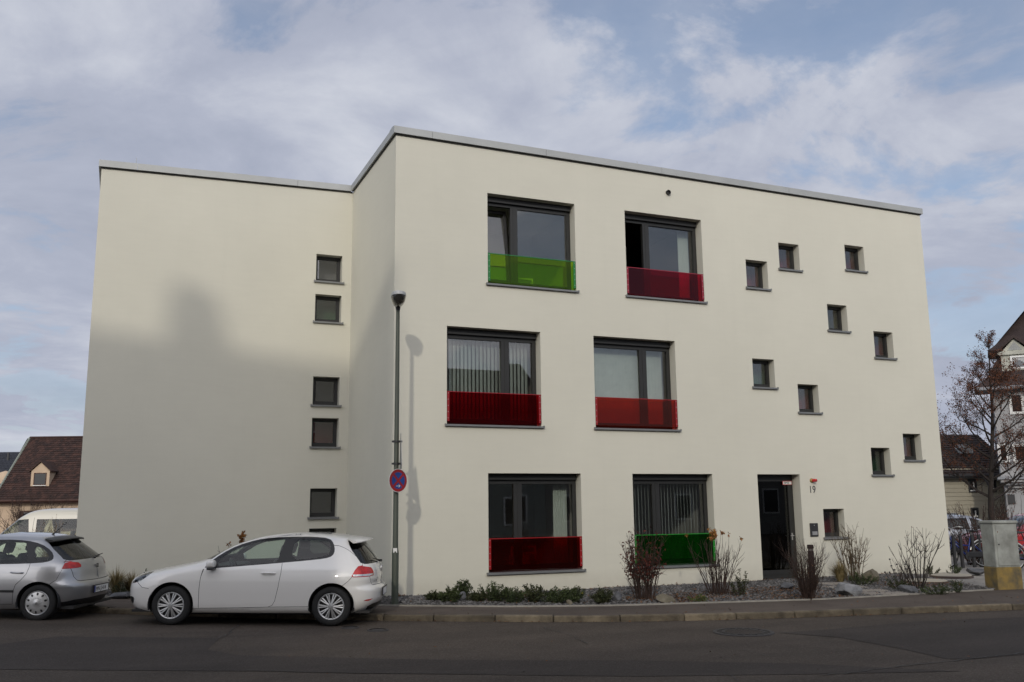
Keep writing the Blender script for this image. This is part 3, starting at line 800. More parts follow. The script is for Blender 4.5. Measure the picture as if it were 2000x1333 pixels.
class CarSurface:
    def __init__(s, xf, xr, w, zlev, nf=(11, 2.0), nr=(12, 2.2), xc=(-.1, -.7)):
        s.xf, s.xr, s.w = pchip(xf), pchip(xr), pchip(w)
        s.z0, s.z1 = w[0][0], w[-1][0]; s.zlev = zlev; s.xcl, s.xct = xc
        s.tf = plan_table(*nf, 2.1, .87); s.tr = plan_table(*nr, 1.9, .87)
        s.Sf, s.Sr = s.tf[2][-1], s.tr[2][-1]
    def xc(s, z):
        t = np.clip((z - (s.z1 - .22)) / .22, 0, 1); t = t * t * (3 - 2 * t)
        return s.xcl + (s.xct - s.xcl) * t
    def P(s, S, z):
        S = np.asarray(S, float); z = np.asarray(z, float)
        c = s.xc(z); w = s.w(z)
        T, Y, A = s.tf; tf, yf = np.interp(np.clip(S, 0, None), A, T), np.interp(np.clip(S, 0, None), A, Y)
        T, Y, A = s.tr; tr, yr = np.interp(np.clip(-S, 0, None), A, T), np.interp(np.clip(-S, 0, None), A, Y)
        x = np.where(S >= 0, c + tf * (s.xf(z) - c), c + tr * (s.xr(z) - c))
        y = np.where(S >= 0, yf, yr) * w
        return np.stack([x, y, z], -1)
    def side(s, x, z):
        c = float(s.xc(z))
        if x >= c:
            t = (x - c) / max(1e-6, float(s.xf(z)) - c); T, Y, A = s.tf; return float(np.interp(min(t, 1), T, A))
        t = (c - x) / max(1e-6, c - float(s.xr(z))); T, Y, A = s.tr; return -float(np.interp(min(t, 1), T, A))
    def end(s, y, z, rear=True):
        q = min(1, max(0, y / float(s.w(z)))); T, Y, A = s.tr if rear else s.tf
        v = float(np.interp(q, Y[::-1], A[::-1])); return -v if rear else v
    def uv(s, p):
        k, a, z = p
        return (s.side(a, z), z) if k == 'S' else (s.end(a, z, k == 'R'), z)
    def poly(s, pts, closed=True, step=.03):
        out = []; n = len(pts)
        for i in range(n if closed else n - 1):
            a, b = pts[i], pts[(i + 1) % n]
            if a[0] == b[0]:
                m = max(1, int(math.dist(a[1:], b[1:]) / step))
                for k in range(m): out.append(s.uv((a[0], a[1] + (b[1] - a[1]) * k / m, a[2] + (b[2] - a[2]) * k / m)))
            else:
                ua, ub = s.uv(a), s.uv(b); m = max(1, int(math.dist(ua, ub) / step))
                for k in range(m): out.append((ua[0] + (ub[0] - ua[0]) * k / m, ua[1] + (ub[1] - ua[1]) * k / m))
        if not closed: out.append(s.uv(pts[-1]))
        return out
    def point(s, p): return Vector(s.P(*s.uv(p)))

def seam_poly(cs, pts, w=.0035):
    line = cs.poly(pts, False, .03); n = len(line); a = []; b = []
    for i, p in enumerate(line):
        q0, q1 = line[max(0, i - 1)], line[min(n - 1, i + 1)]
        d = math.dist(q0, q1) or 1e-6; nx, nz = -(q1[1] - q0[1]) / d, (q1[0] - q0[0]) / d
        a.append((p[0] + nx * w, p[1] + nz * w)); b.append((p[0] - nx * w, p[1] - nz * w))
    return a + b[::-1]

def build_body(cs, regions, root, body_mat, name='body', inner=True, glassnames=()):
    """regions: list of (part name, polygon in surface coordinates or None to drop, material, offset)"""
    pts = []; edges = []
    ss = list(np.linspace(-cs.Sr, -cs.Sr + .95, 26)) + list(np.linspace(-cs.Sr + .95, cs.Sf - 1.0, 40))[1:] + list(np.linspace(cs.Sf - 1.0, cs.Sf, 28))[1:]
    for z in cs.zlev:
        for q in ss: pts.append((q, z))
    for nm, poly, mat, off in regions:
        pl = [p for p in poly]
        b = len(pts); pts += pl; edges += [(b + i, b + (i + 1) % len(pl)) for i in range(len(pl))]
    V, E_, F, _, _, _ = delaunay_2d_cdt([Vector(p) for p in pts], edges, [], 0, 1e-5)
    uv = np.array([(v.x, v.y) for v in V]); uv[:, 1] = np.clip(uv[:, 1], cs.z0, cs.z1)
    P = cs.P(uv[:, 0], uv[:, 1])
    F = [f for f in F if len(f) == 3]
    A = np.array(F); A = A[:, ::-1]
    c0 = uv[A].mean(1)
    area = np.linalg.norm(np.cross(P[A[:, 1]] - P[A[:, 0]], P[A[:, 2]] - P[A[:, 0]]), axis=1)
    fn = np.cross(P[A[:, 1]] - P[A[:, 0]], P[A[:, 2]] - P[A[:, 0]])
    d2 = (uv[A[:, 1]] - uv[A[:, 0]]); d3 = (uv[A[:, 2]] - uv[A[:, 0]])
    sg = np.sign(d2[:, 0] * d3[:, 1] - d2[:, 1] * d3[:, 0])
    flip = sg > 0
    A[flip] = A[flip][:, ::-1]; fn[flip] *= -1
    N = np.zeros_like(P)
    for k in range(3): np.add.at(N, A[:, k], fn)
    # across the centre line the surface is mirrored
    cen = P[:, 1] < 1e-4; N[cen, 1] = 0
    N /= np.maximum(np.linalg.norm(N, axis=1, keepdims=True), 1e-12)
    which = np.full(len(A), -1)
    for ri, (nm, poly, mat, off) in enumerate(regions):
        pa = np.array(poly); mn, mx = pa.min(0), pa.max(0)
        cand = np.where((which < 0) & (c0[:, 0] >= mn[0]) & (c0[:, 0] <= mx[0]) & (c0[:, 1] >= mn[1]) & (c0[:, 1] <= mx[1]))[0]
        for fi in cand:
            if in_poly(c0[fi], poly): which[fi] = ri
    ok = area > 1e-9
    def emit(nm, sel, mat, off, parent, sides=(1, -1), flipn=False):
        fs = A[sel & ok]
        if len(fs) == 0: return None
        used = np.unique(fs); mp = {int(u): i for i, u in enumerate(used)}
        vs = []; nn = []; fl = []
        for sd in sides:
            b = len(vs)
            for u in used:
                p = P[u] + N[u] * off; q = N[u] * (-1 if flipn else 1)
                vs.append((p[0], p[1] * sd, p[2])); nn.append((q[0], q[1] * sd, q[2]))
            for f in fs:
                t = [b + mp[int(k)] for k in f]
                if (sd < 0) != flipn: t = t[::-1]
                fl.append(t)
        me = bpy.data.meshes.new(nm); me.from_pydata(vs, [], fl); me.update()
        me.polygons.foreach_set('use_smooth', [True] * len(me.polygons))
        try: me.normals_split_custom_set_from_vertices(nn)
        except Exception: pass
        me.materials.append(mat)
        return link(bpy.data.objects.new(nm, me), parent)
    made = {}
    made['body'] = emit(name, which == -1, body_mat, 0, root)
    if inner:
        keep = which == -1
        for ri, r in enumerate(regions):
            if r[0] not in ('drop',) and r[0] not in glassnames: keep |= which == ri
        emit('interior_lining', keep & (c0[:, 1] < cs.z1 - .30), M['interior'], -.03, root, flipn=True)
        emit('roof_lining', keep & (c0[:, 1] >= cs.z1 - .30), M['liner'], -.03, root, flipn=True)
    for nm in dict.fromkeys(r[0] for r in regions):
        if nm == 'drop': continue
        ids = [i for i, r in enumerate(regions) if r[0] == nm]
        sides = {'door': (1, -1)}.get(nm, (1, -1))
        for sd in ((1,), (-1,)) if nm in ('door', 'front_door', 'rear_door', 'side_window', 'rear_side_window', 'taillight', 'headlight', 'fog_light_recess', 'rear_reflector', 'bumper_strip', 'rubbing_strip', 'light_strip', 'window_trim') else ((1, -1),):
            sel = np.isin(which, ids)
            o = emit(nm, sel, regions[ids[0]][2], regions[ids[0]][3], root, sd)
            made.setdefault(nm, []).append(o)
    return made

def circle_poly(cs, cx, cz, r, n=40):
    out = []
    for k in range(n):
        a = 2 * math.pi * k / n
        z = cz + r * math.sin(a)
        out.append(('S', cx + r * math.cos(a), max(z, cs.z0)))
    res = []
    for p in out:
        q = cs.uv(p)
        if not res or math.dist(q, res[-1]) > 1e-4: res.append(q)
    return res

def make_wheel(style, root, x, y, side, rt=.316, rr=.205, wd=.2):
    """side +1: outer face towards +y"""
    Mx = Matrix.Translation((x, y, rt)) @ Matrix.Rotation(R(-90 * side), 4, 'X')      # local +z -> outward
    wheel = MB().lathe([(.0, -.03), (rr * .98, -.03), (rr * 1.0, -.10), (rr * .6, -wd * .8)], 32, Mx).build('wheel', M['black'], root, True, 40)
    t = MB().lathe([(rr * .99, -.10), (rr * 1.0, -.012), (rr * 1.04, .0), (rr * 1.2, .004), (rt * .93, -.004), (rt * .985, -.022), (rt, -.045), (rt, -wd + .045), (rt * .985, -wd + .02), (rt * .9, -wd), (rr, -wd)], 48, Mx)
    t.build('tyre', M['rubber'], wheel, True, 50)
    rim = MB()
    rim.lathe([(rr * .90, -.024), (rr * .915, -.006), (rr * .98, .002), (rr * 1.02, -.006), (rr * 1.02, -.03)], 48, Mx)
    if style == 'spokes':
        for k in range(10):
            for dv in (-.105, .105):
                a = 2 * math.pi * k / 10 + dv
                a2 = 2 * math.pi * k / 10 + dv * .62
                p0 = Vector((rr * .20 * math.cos(a2), rr * .20 * math.sin(a2), .012)); p1 = Vector((rr * .93 * math.cos(a), rr * .93 * math.sin(a), -.002))
                d = (p1 - p0).normalized(); n = Vector((0, 0, 1)).cross(d).normalized()
                w0, w1 = .008, .0115
                dn = Vector((0, 0, -.03))
                vs = [p0 - n * w0, p0 + n * w0, p1 + n * w1, p1 - n * w1]; top = [v + Vector((0, 0, .004)) for v in ((p0 + p0) / 2, (p1 + p1) / 2)]
                vv = vs + top + [v + dn for v in vs]
                rim.add([Mx @ q for q in vv], [(0, 3, 5, 4), (4, 5, 2, 1), (0, 4, 1), (3, 2, 5), (0, 6, 9, 3), (1, 2, 8, 7), (3, 9, 8, 2)])
        rim.lathe([(.0, .020), (rr * .12, .020), (rr * .15, .014), (rr * .24, .012), (rr * .28, .0), (rr * .28, -.03)], 24, Mx)
    else:
        rim.lathe([(.0, .026), (rr * .14, .026), (rr * .17, .022), (rr * .40, .020), (rr * .42, .014), (rr * .62, .012), (rr * .92, -.002)], 40, Mx)
    ro = rim.build('rim', M['silver'], wheel, True, 35)
    if style == 'holes':
        hb = MB()
        for k in range(10):
            a = 2 * math.pi * k / 10 + .3; c = Matrix.Rotation(a, 4, 'Z')
            pts = [(rr * .76 + rr * .12 * math.cos(q), rr * .085 * math.sin(q)) for q in np.linspace(0, 2 * math.pi, 14, endpoint=False)]
            hb.add([Mx @ (c @ Vector((p, q, .0150 - (p / rr - .62) * .045))) for p, q in pts], [tuple(range(14))])
        hb.build('vent_holes', M['black'], wheel)
        e = MB()
        for (a, b, c_, d) in ((-.018, .010, .018, .017), (-.018, -.004, .018, .003), (-.018, -.018, .018, -.011)):
            e.box(a, b, .027, c_, d, .029, Mx @ Matrix.Rotation(R(20), 4, 'Z'))
        e.build('emblem', M['dark'], wheel)
    return wheel
def wheel_well(root, x, r, rt, yo, side):
    Mx = Matrix.Translation((x, yo * side, rt)) @ Matrix.Rotation(R(-90 * side), 4, 'X')
    a0, a1 = (math.pi - .25, 2 * math.pi + .25) if side > 0 else (-.25, math.pi + .25)
    MB().lathe([(r + .006, -.004), (r - .012, -.03), (r + .01, -.06), (r + .01, -.34), (.0, -.34)], 30, Mx, a0, a1).build('wheel_arch_liner', M['black'], root, True, 40)
def seat(root, x, y, w=.46, rear=False):
    o = MB()
    o.cbox(x - .25, y - w / 2, .36, x + .25, y + w / 2, .52, .05, None, 2)
    Mx = Matrix.Translation((x - .22, y, .48)) @ Matrix.Rotation(R(-17), 4, 'Y')
    o.cbox(-.07, -w / 2, 0, .07, w / 2, .60, .05, Mx, 2)
    if not rear: o.cbox(-.045, -.12, .64, .045, .12, .84, .04, Mx, 2); o.tube([Mx @ Vector((0, -.05, .58)), Mx @ Vector((0, -.05, .68))], .008, 5); o.tube([Mx @ Vector((0, .05, .58)), Mx @ Vector((0, .05, .68))], .008, 5)
    else:
        for dy in (-.32, .32): o.cbox(-.04, dy - .12, .58, .04, dy + .12, .74, .035, Mx, 2)
    o.build('seat', M['interior'], root, True, 40)
def plate(root, cx, z, width, text, rear_x, tilt=0, h=.112):
    """number plate on the rear, facing -x"""
    Mx = Matrix.Translation((rear_x, cx, z)) @ Matrix.Rotation(R(-90), 4, 'Z') @ Matrix.Rotation(R(90 - tilt), 4, 'X')
    p = MB().box(-width / 2, -h / 2, 0, width / 2, h / 2, .008, Mx).build('number_plate', M['white'], root)
    MB().box(-width / 2 + .004, -h / 2 + .004, .0085, -width / 2 + .044, h / 2 - .004, .0105, Mx).build('blue_band', pm('plate_blue', (.01, .03, .25), .5), p)
    fr = MB(); t = .012
    fr.box(-width / 2 - t, -h / 2 - t, -.004, width / 2 + t, -h / 2, .012, Mx); fr.box(-width / 2 - t, h / 2, -.004, width / 2 + t, h / 2 + t, .012, Mx)
    fr.box(-width / 2 - t, -h / 2, -.004, -width / 2, h / 2, .012, Mx); fr.box(width / 2, -h / 2, -.004, width / 2 + t, h / 2, .012, Mx)
    fr.build('plate_frame', M['black'], p)
    if text: text_mesh('lettering', text, .105, M['black'], p, Mx @ Matrix.Translation((-width / 2 + .06, -.037, .010)), .001, xscale=(width - .09) / (.062 * len(text)) )
def paint(name, c, metal=0.0, rough=.32, coat=1.0):
    m = pm(name, c, rough, .015, .8, metal=metal, coat=coat)
    return m
Z_CAR = lambda zt: (list(np.arange(.20, .64, .03)) + list(np.arange(.64, 1.06, .0145)) + list(np.arange(1.06, zt - .11, .028))
                    + [zt - .11 + .11 * math.sin(k / 16 * math.pi / 2) for k in range(17)])

# ------------------------------------------------------------------ white three-door hatchback
def white_hatchback():
    root = empty('hatchback_car', label='white three-door hatchback parked at the kerb beside the lamp post', cat='car', group='cars parked along the kerb')
    zt = 1.48
    cs = CarSurface(
        [(.20, 2.02), (.26, 2.09), (.36, 2.15), (.46, 2.17), (.58, 2.165), (.66, 2.145), (.72, 2.10), (.77, 2.02), (.81, 1.92), (.86, 1.72), (.90, 1.53), (.94, 1.33), (.98, 1.14), (1.015, .99), (1.05, .89), (1.10, .80), (1.2, .61), (1.3, .39), (1.36, .22), (1.40, .08), (1.43, -.06), (1.455, -.24), (1.472, -.45), (zt, -.70)],
        [(.20, -1.86), (.26, -1.93), (.34, -1.995), (.42, -2.03), (.54, -2.035), (.60, -2.02), (.625, -1.985), (.66, -1.975), (.76, -1.985), (.86, -1.975), (.95, -1.945), (1.0, -1.915), (1.1, -1.85), (1.2, -1.78), (1.3, -1.70), (1.36, -1.645), (1.39, -1.60), (1.42, -1.46), (1.445, -1.30), (1.465, -1.05), (zt, -.70)],
        [(.20, .80), (.24, .845), (.32, .872), (.45, .882), (.60, .888), (.70, .886), (.78, .874), (.86, .852), (.92, .828), (1.0, .785), (1.1, .733), (1.2, .683), (1.3, .632), (1.36, .598), (1.40, .555), (1.43, .48), (1.455, .37), (1.472, .22), (zt, 0)],
        Z_CAR(zt))
    S = lambda *p: [('S', a, b) for a, b in p]
    def g(px, py):    # measured off the side view
        return ((1493 - px + .0) / 445 - 1.289, (800 + 28 * (px - 345) / 1148 - py) / 445)
    def G(pts):
        out = []
        for px, py in pts:
            x, z = g(px, py); z = min(max(z, .21), 1.44)
            y = float(cs.w(z)); th = math.tan(R(19.7 - (px - 345) / 1148 * 10))
            out.append(('S', x + (.86 - y) * th, z))
        return out
    P = cs.poly
    dlo = P(chaikin(G([(566, 404), (596, 364), (690, 297), (800, 243), (940, 203), (1060, 190), (1200, 187), (1350, 190), (1468, 203), (1498, 240), (1508, 292), (1492, 330), (1440, 347), (1300, 359), (1140, 370), (900, 385)]), 1))
    g1 = P(G([(668, 383), (672, 330), (800, 262), (940, 219), (1060, 204), (1152, 196), (1092, 367), (900, 380)]))
    g2 = P(chaikin(G([(1222, 204), (1350, 205), (1455, 217), (1474, 250), (1477, 300), (1450, 328), (1350, 343), (1188, 353)]), 1))
    arch_f, arch_r = circle_poly(cs, 1.289, .33, .365), circle_poly(cs, -1.289, .33, .365)
    seam_d = seam_poly(cs, G([(566, 404), (548, 460), (541, 540), (542, 620), (545, 682), (700, 684), (1040, 683), (1070, 672), (1088, 640), (1108, 540), (1124, 440), (1131, 372)]))
    sill_l = seam_poly(cs, G([(500, 684), (545, 683), (900, 684), (1040, 683), (1330, 684)]), .003)
    bump_r = seam_poly(cs, [('S', -1.44, .63), ('S', -1.55, .72), ('S', -1.62, .80)])
    bump_f = seam_poly(cs, [('S', 1.66, .585), ('S', 1.78, .60), ('S', 1.83, .64), ('S', 1.90, .695)])
    hatch = seam_poly(cs, [('R', .60, 1.375), ('R', .62, 1.35), ('R', .66, 1.0), ('R', .70, .96), ('R', .66, .80), ('R', .62, .70), ('R', .57, .64), ('R', .0, .625)], .004)
    spoil = seam_poly(cs, [('S', -1.50, 1.405), ('S', -1.51, 1.385), ('S', -1.56, 1.345)], .004)
    tail = P(chaikin([('S', -1.60, .80), ('S', -1.645, .895), ('S', -1.69, .955), ('S', -1.76, .968), ('R', .70, .955), ('R', .55, .925), ('R', .52, .86), ('R', .53, .80), ('R', .66, .785), ('S', -1.75, .785), ('S', -1.64, .785)], 0))
    tail_w = P([('S', -1.618, .828), ('R', .70, .828), ('R', .54, .828), ('R', .545, .808), ('R', .66, .796), ('S', -1.75, .796), ('S', -1.63, .796)])
    head = P(chaikin([('S', 1.66, .842), ('S', 1.74, .835), ('S', 1.87, .79), ('S', 1.955, .735), ('S', 2.005, .672), ('F', .60, .665), ('F', .62, .652), ('S', 1.94, .662), ('S', 1.82, .70), ('S', 1.73, .765)], 0))
    fog = P([('S', 2.00, .44), ('S', 1.94, .435), ('S', 1.925, .40), ('S', 1.945, .34), ('S', 1.99, .31), ('F', .55, .30), ('F', .52, .44)])
    grille = P([('F', .50, .62), ('F', .0, .63), ('F', .0, .57), ('F', .48, .57)])
    rearw = P([('R', .54, 1.365), ('R', .0, 1.372), ('R', .0, .985), ('R', .64, .985), ('R', .68, 1.01), ('R', .62, 1.2)])
    shield = P([('F', .0, 1.385), ('F', .50, 1.375), ('F', .60, 1.2), ('F', .70, 1.06), ('F', .64, 1.045), ('F', .0, 1.045)])
    refl = P([('S', -1.84, .418), ('R', .62, .425), ('R', .70, .395), ('S', -1.80, .398)])
    val = P([('S', -1.70, .20), ('S', -1.80, .225), ('R', .66, .30), ('R', .56, .335), ('R', .0, .345), ('R', .0, .20)])
    cutf = P([('S', 1.55, .20), ('S', 1.70, .225), ('F', .62, .262), ('F', .0, .285), ('F', .0, .20)])
    regs = [('drop', arch_f, None, 0), ('drop', arch_r, None, 0), ('drop', cutf, None, 0),
            ('side_window', g1, M['carglass'], -.004), ('rear_side_window', g2, M['carglass'], -.004), ('window_trim', dlo, M['black'], -.001),
            ('light_strip', tail_w, M['clearlens'], .006), ('taillight', tail, M['redlens'], .004), ('headlight', head, M['lampglass'], .002),
            ('fog_light_recess', fog, M['black'], -.012), ('grille', grille, M['black'], -.01), ('rear_window', rearw, M['darkglass'], -.003), ('windscreen', shield, M['carglass'], -.003),
            ('rear_reflector', refl, M['redlens'], .001), ('rear_valance', val, M['black'], .0),
            ('panel_gap', seam_d, M['gap'], -.004), ('panel_gap', sill_l, M['gap'], -.003), ('panel_gap', bump_r, M['gap'], -.003), ('panel_gap', bump_f, M['gap'], -.003), ('panel_gap', hatch, M['gap'], -.004), ('panel_gap', spoil, M['gap'], -.004)]
    door = P(G([(566, 404), (548, 460), (541, 540), (542, 620), (545, 682), (700, 684), (1040, 683), (1070, 672), (1088, 640), (1108, 540), (1124, 440), (1131, 372), (900, 386)]))
    wp = paint('white_car_paint', (.77, .755, .72))
    regs.append(('door', door, wp, .0))
    made = build_body(cs, regs, root, wp, glassnames=('side_window', 'rear_side_window', 'windscreen', 'rear_window', 'headlight'))
    for side in (1, -1):
        for x in (1.289, -1.289):
            make_wheel('spokes', root, x, side * .862, side, .316, .212)
            wheel_well(root, x, .365, .33, .872, side)
        # mirror, handle, lamp reflectors
        mm = MB(); q = cs.point(('S', .65, .925))
        Mx = Matrix.Translation((q.x + .0, side * (q.y + .10), .985))
        mm.cbox(-.06, -.10, -.055, .07, .10, .07, .045, Mx, 3); mo = mm.build('door_mirror', wp, root, True, 60)
        MB().cbox(-.055, -.105, -.085, .06, .09, -.045, .02, Mx, 2).cbox(-.02, -.16 if side > 0 else .06, -.09, .04, -.06 if side > 0 else .16, -.04, .01, Mx).build('mirror_foot', M['black'], mo, True, 50)
        h0 = cs.point(('S', -.27, .86))
        hm = MB(); hm.tube([(-.37, side * (h0.y + .005), .845), (-.35, side * (h0.y + .038), .847), (-.25, side * (h0.y + .042), .85), (-.17, side * (h0.y + .036), .85), (-.15, side * (h0.y + .005), .85)], [.012, .016, .016, .015, .012], 8)
        hm.build('door_handle', wp, root, True, 50)
        rb = MB()
        for (x_, z_, r_) in ((1.80, .785, .045), (1.91, .705, .05)):
            q = cs.point(('S', x_, z_)); dirv = Vector((.6, .75 * side, .28)).normalized()
            Mx = Matrix.Translation((q.x - .05, side * (q.y - .06), q.z - .01)) @ dirv.to_track_quat('Z', 'Y').to_matrix().to_4x4()
            rb.lathe([(0, -.03), (r_ * .6, -.02), (r_, .02), (r_ * 1.05, .018)], 16, Mx)
        rb.build('headlamp_reflector', M['silver'], root, True, 40)
    # roof spoiler over the rear window
    sp = MB(); pr = [(-1.48, 1.425), (-1.60, 1.412), (-1.74, 1.392), (-1.79, 1.372), (-1.785, 1.358), (-1.66, 1.352)]
    rows = []
    for k in range(13):
        y = -.60 + 1.2 * k / 12; f = 1 - .55 * abs(y / .62) ** 4; dz = -.03 * (abs(y) / .6) ** 2.2
        rows.append([(-1.48 + (x + 1.48) * f, y, z + dz) for x, z in pr])
    n = len(pr); vs = [p for r in rows for p in r]
    fs = [(i * n + j, i * n + (j + 1) % n, (i + 1) * n + (j + 1) % n, (i + 1) * n + j) for i in range(12) for j in range(n)] + [tuple(range(n))[::-1], tuple(range(12 * n, 13 * n))]
    sp.add(vs, fs); sp.build('roof_spoiler', wp, root, True, 40)
    MB().tube([(-1.955, .0, 1.0), (-1.94, .06, 1.02), (-1.88, .40, 1.07)], [.016, .011, .006], 6).cbox(-1.99, -.03, .985, -1.93, .05, 1.025, .01).build('rear_wiper', M['black'], root)
    MB().lathe([(0, .0), (.05, .0), (.055, -.008), (.055, -.02)], 24, Matrix.Translation((-1.995, 0, .88)) @ Matrix.Rotation(R(-90), 4, 'Y')).build('hatch_emblem', M['silver'], root, True)
    text_mesh('badge', 'TSI', .045, M['silver'], root, Matrix.Translation((-1.962, .50, .70)) @ Matrix.Rotation(R(-94), 4, 'Z') @ Matrix.Rotation(R(90), 4, 'X'), .004)
    plate(root, 0, .50, .52, '', -2.042)
    for y in (-.36, .36): seat(root, .05, y)
    seat(root, -.95, 0, 1.25, True)
    dm = MB().cbox(.42, -.68, .62, .86, .68, .93, .06, None, 2)
    dm.build('dashboard', M['interior'], root, True, 40)
    sw = MB(); Mx = Matrix.Translation((.42, .36, .88)) @ Matrix.Rotation(R(-65), 4, 'Y')
    sw.tube([Mx @ Vector((.18 * math.cos(a), .18 * math.sin(a), 0)) for a in np.linspace(0, 2 * math.pi, 25)], .014, 6, False); sw.tube([Mx @ Vector((-.17, 0, 0)), Mx @ Vector((.17, 0, 0))], .02, 5); sw.tube([Mx @ Vector((0, 0, 0)), Mx @ Vector((0, 0, -.25))], .025, 5)
    sw.build('steering_wheel', M['black'], root, True)
    MB().box(-1.9, -.75, .20, 1.95, .75, .24).box(-1.7, -.5, .14, 1.7, .5, .20).build('underbody', M['black'], root)
    return root

# ------------------------------------------------------------------ silver five-door hatchback
def silver_hatchback():
    root = empty('hatchback_car', label='silver five-door hatchback cut off by the left edge, seen from behind', cat='car', group='cars parked along the kerb')
    zt = 1.44
    cs = CarSurface(
        [(.20, 1.90), (.26, 1.98), (.36, 2.04), (.46, 2.06), (.58, 2.05), (.68, 2.02), (.74, 1.95), (.80, 1.80), (.86, 1.55), (.92, 1.25), (.97, 1.0), (1.0, .88), (1.05, .78), (1.15, .60), (1.25, .38), (1.33, .15), (1.37, 0), (1.40, -.15), (1.42, -.3), (zt, -.45)],
        [(.20, -1.76), (.27, -1.83), (.34, -1.865), (.44, -1.885), (.54, -1.895), (.60, -1.885), (.64, -1.845), (.72, -1.815), (.82, -1.80), (.92, -1.77), (.98, -1.735), (1.02, -1.70), (1.1, -1.60), (1.2, -1.465), (1.28, -1.35), (1.32, -1.29), (1.35, -1.22), (1.38, -1.12), (1.41, -.92), (1.43, -.68), (zt, -.45)],
        [(.20, .77), (.25, .805), (.34, .832), (.46, .845), (.60, .849), (.70, .846), (.80, .835), (.88, .815), (.94, .79), (1.0, .755), (1.1, .70), (1.2, .65), (1.28, .608), (1.33, .575), (1.37, .52), (1.40, .44), (1.42, .33), (1.433, .2), (zt, 0)],
        Z_CAR(zt), nr=(9.5, 2.1), xc=(-.05, -.45))
    S = lambda *p: [('S', a, b) for a, b in p]
    P = cs.poly
    dlo = P(chaikin(S((.72, .925), (.50, 1.10), (.25, 1.235), (-.05, 1.315), (-.45, 1.34), (-.85, 1.325), (-1.10, 1.27), (-1.30, 1.15), (-1.385, 1.04), (-1.36, .985), (-1.2, .955), (-.6, .935)), 1))
    g1 = P(S((.60, .945), (.42, 1.10), (.22, 1.205), (-.05, 1.28), (-.20, 1.295), (-.20, .945)))
    g2 = P(S((-.26, .945), (-.26, 1.30), (-.45, 1.308), (-.80, 1.298), (-.86, 1.286), (-.99, .965)))
    g3 = P(chaikin(S((-1.10, .985), (-1.01, 1.24), (-1.13, 1.215), (-1.27, 1.11), (-1.325, 1.03), (-1.29, .995)), 1))
    arch_f, arch_r = circle_poly(cs, 1.23, .31, .345), circle_poly(cs, -1.23, .31, .345)
    sd = seam_poly(cs, S((-1.045, .95), (-1.045, .88), (-1.02, .78), (-.95, .69), (-.86, .60), (-.83, .50), (-.82, .28), (-.25, .28), (-.25, .95)), .004)
    bump = seam_poly(cs, [('S', -1.40, .60), ('S', -1.50, .68), ('S', -1.54, .80), ('S', -1.555, .845)], .003)
    hatch = seam_poly(cs, [('R', .60, 1.0), ('R', .66, .96), ('R', .62, .84), ('R', .60, .72), ('R', .56, .655), ('R', .5, .64), ('R', 0, .635)], .005)
    door_r = P(S((-1.045, .95), (-1.045, .88), (-1.02, .78), (-.95, .69), (-.86, .60), (-.83, .50), (-.82, .28), (-.25, .28), (-.25, .95)))
    door_f = P(S((-.25, .95), (-.25, .28), (.62, .28), (.70, .5), (.72, .92)))
    tail = P([('S', -1.545, .855), ('S', -1.56, .945), ('S', -1.64, .972), ('R', .66, .972), ('R', .46, .945), ('R', .425, .905), ('R', .44, .868), ('R', .50, .858), ('R', .66, .853)])
    strip_m = P([('S', -1.50, .545), ('S', -1.50, .585), ('R', .64, .590), ('R', .40, .590), ('R', .39, .567), ('R', .40, .548)])
    rearw = P([('R', .50, 1.325), ('R', .0, 1.332), ('R', .0, .995), ('R', .58, .985), ('R', .63, 1.01), ('R', .57, 1.18)])
    shield = P([('F', .0, 1.34), ('F', .48, 1.33), ('F', .58, 1.15), ('F', .66, 1.02), ('F', .0, 1.01)])
    val = P([('S', -1.44, .20), ('S', -1.52, .30), ('S', -1.66, .315), ('R', .60, .335), ('R', .0, .35), ('R', .0, .20)])
    rub = P(S((-.84, .475), (-.84, .515), (.60, .515), (.60, .475)))
    head = P([('S', 1.55, .82), ('S', 1.80, .74), ('F', .62, .66), ('F', .50, .58), ('S', 1.80, .60), ('S', 1.62, .70)])
    regs = [('drop', arch_f, None, 0), ('drop', arch_r, None, 0), ('side_window', g1, M['carglass'], -.004), ('side_window', g2, M['carglass'], -.004), ('rear_side_window', g3, M['carglass'], -.004),
            ('window_trim', dlo, M['black'], -.001), ('taillight', tail, M['redlens'], .005), ('headlight', head, M['clearlens'], .002), ('bumper_strip', strip_m, None, .012),
            ('rear_window', rearw, M['darkglass'], -.003), ('windscreen', shield, M['carglass'], -.003), ('rear_valance', val, M['black'], 0), ('rubbing_strip', rub, M['black'], .012),
            ('panel_gap', sd, M['gap'], -.005), ('panel_gap', bump, M['gap'], -.003), ('panel_gap', hatch, M['gap'], -.005)]
    sp_ = paint('silver_car_paint', (.41, .41, .415), .7, .34)
    regs = [(a, b, sp_ if (c is None and a == 'bumper_strip') else c, d) for a, b, c, d in regs]
    regs += [('rear_door', door_r, sp_, 0), ('front_door', door_f, sp_, 0)]
    build_body(cs, regs, root, sp_, glassnames=('side_window', 'rear_side_window', 'windscreen', 'rear_window'))
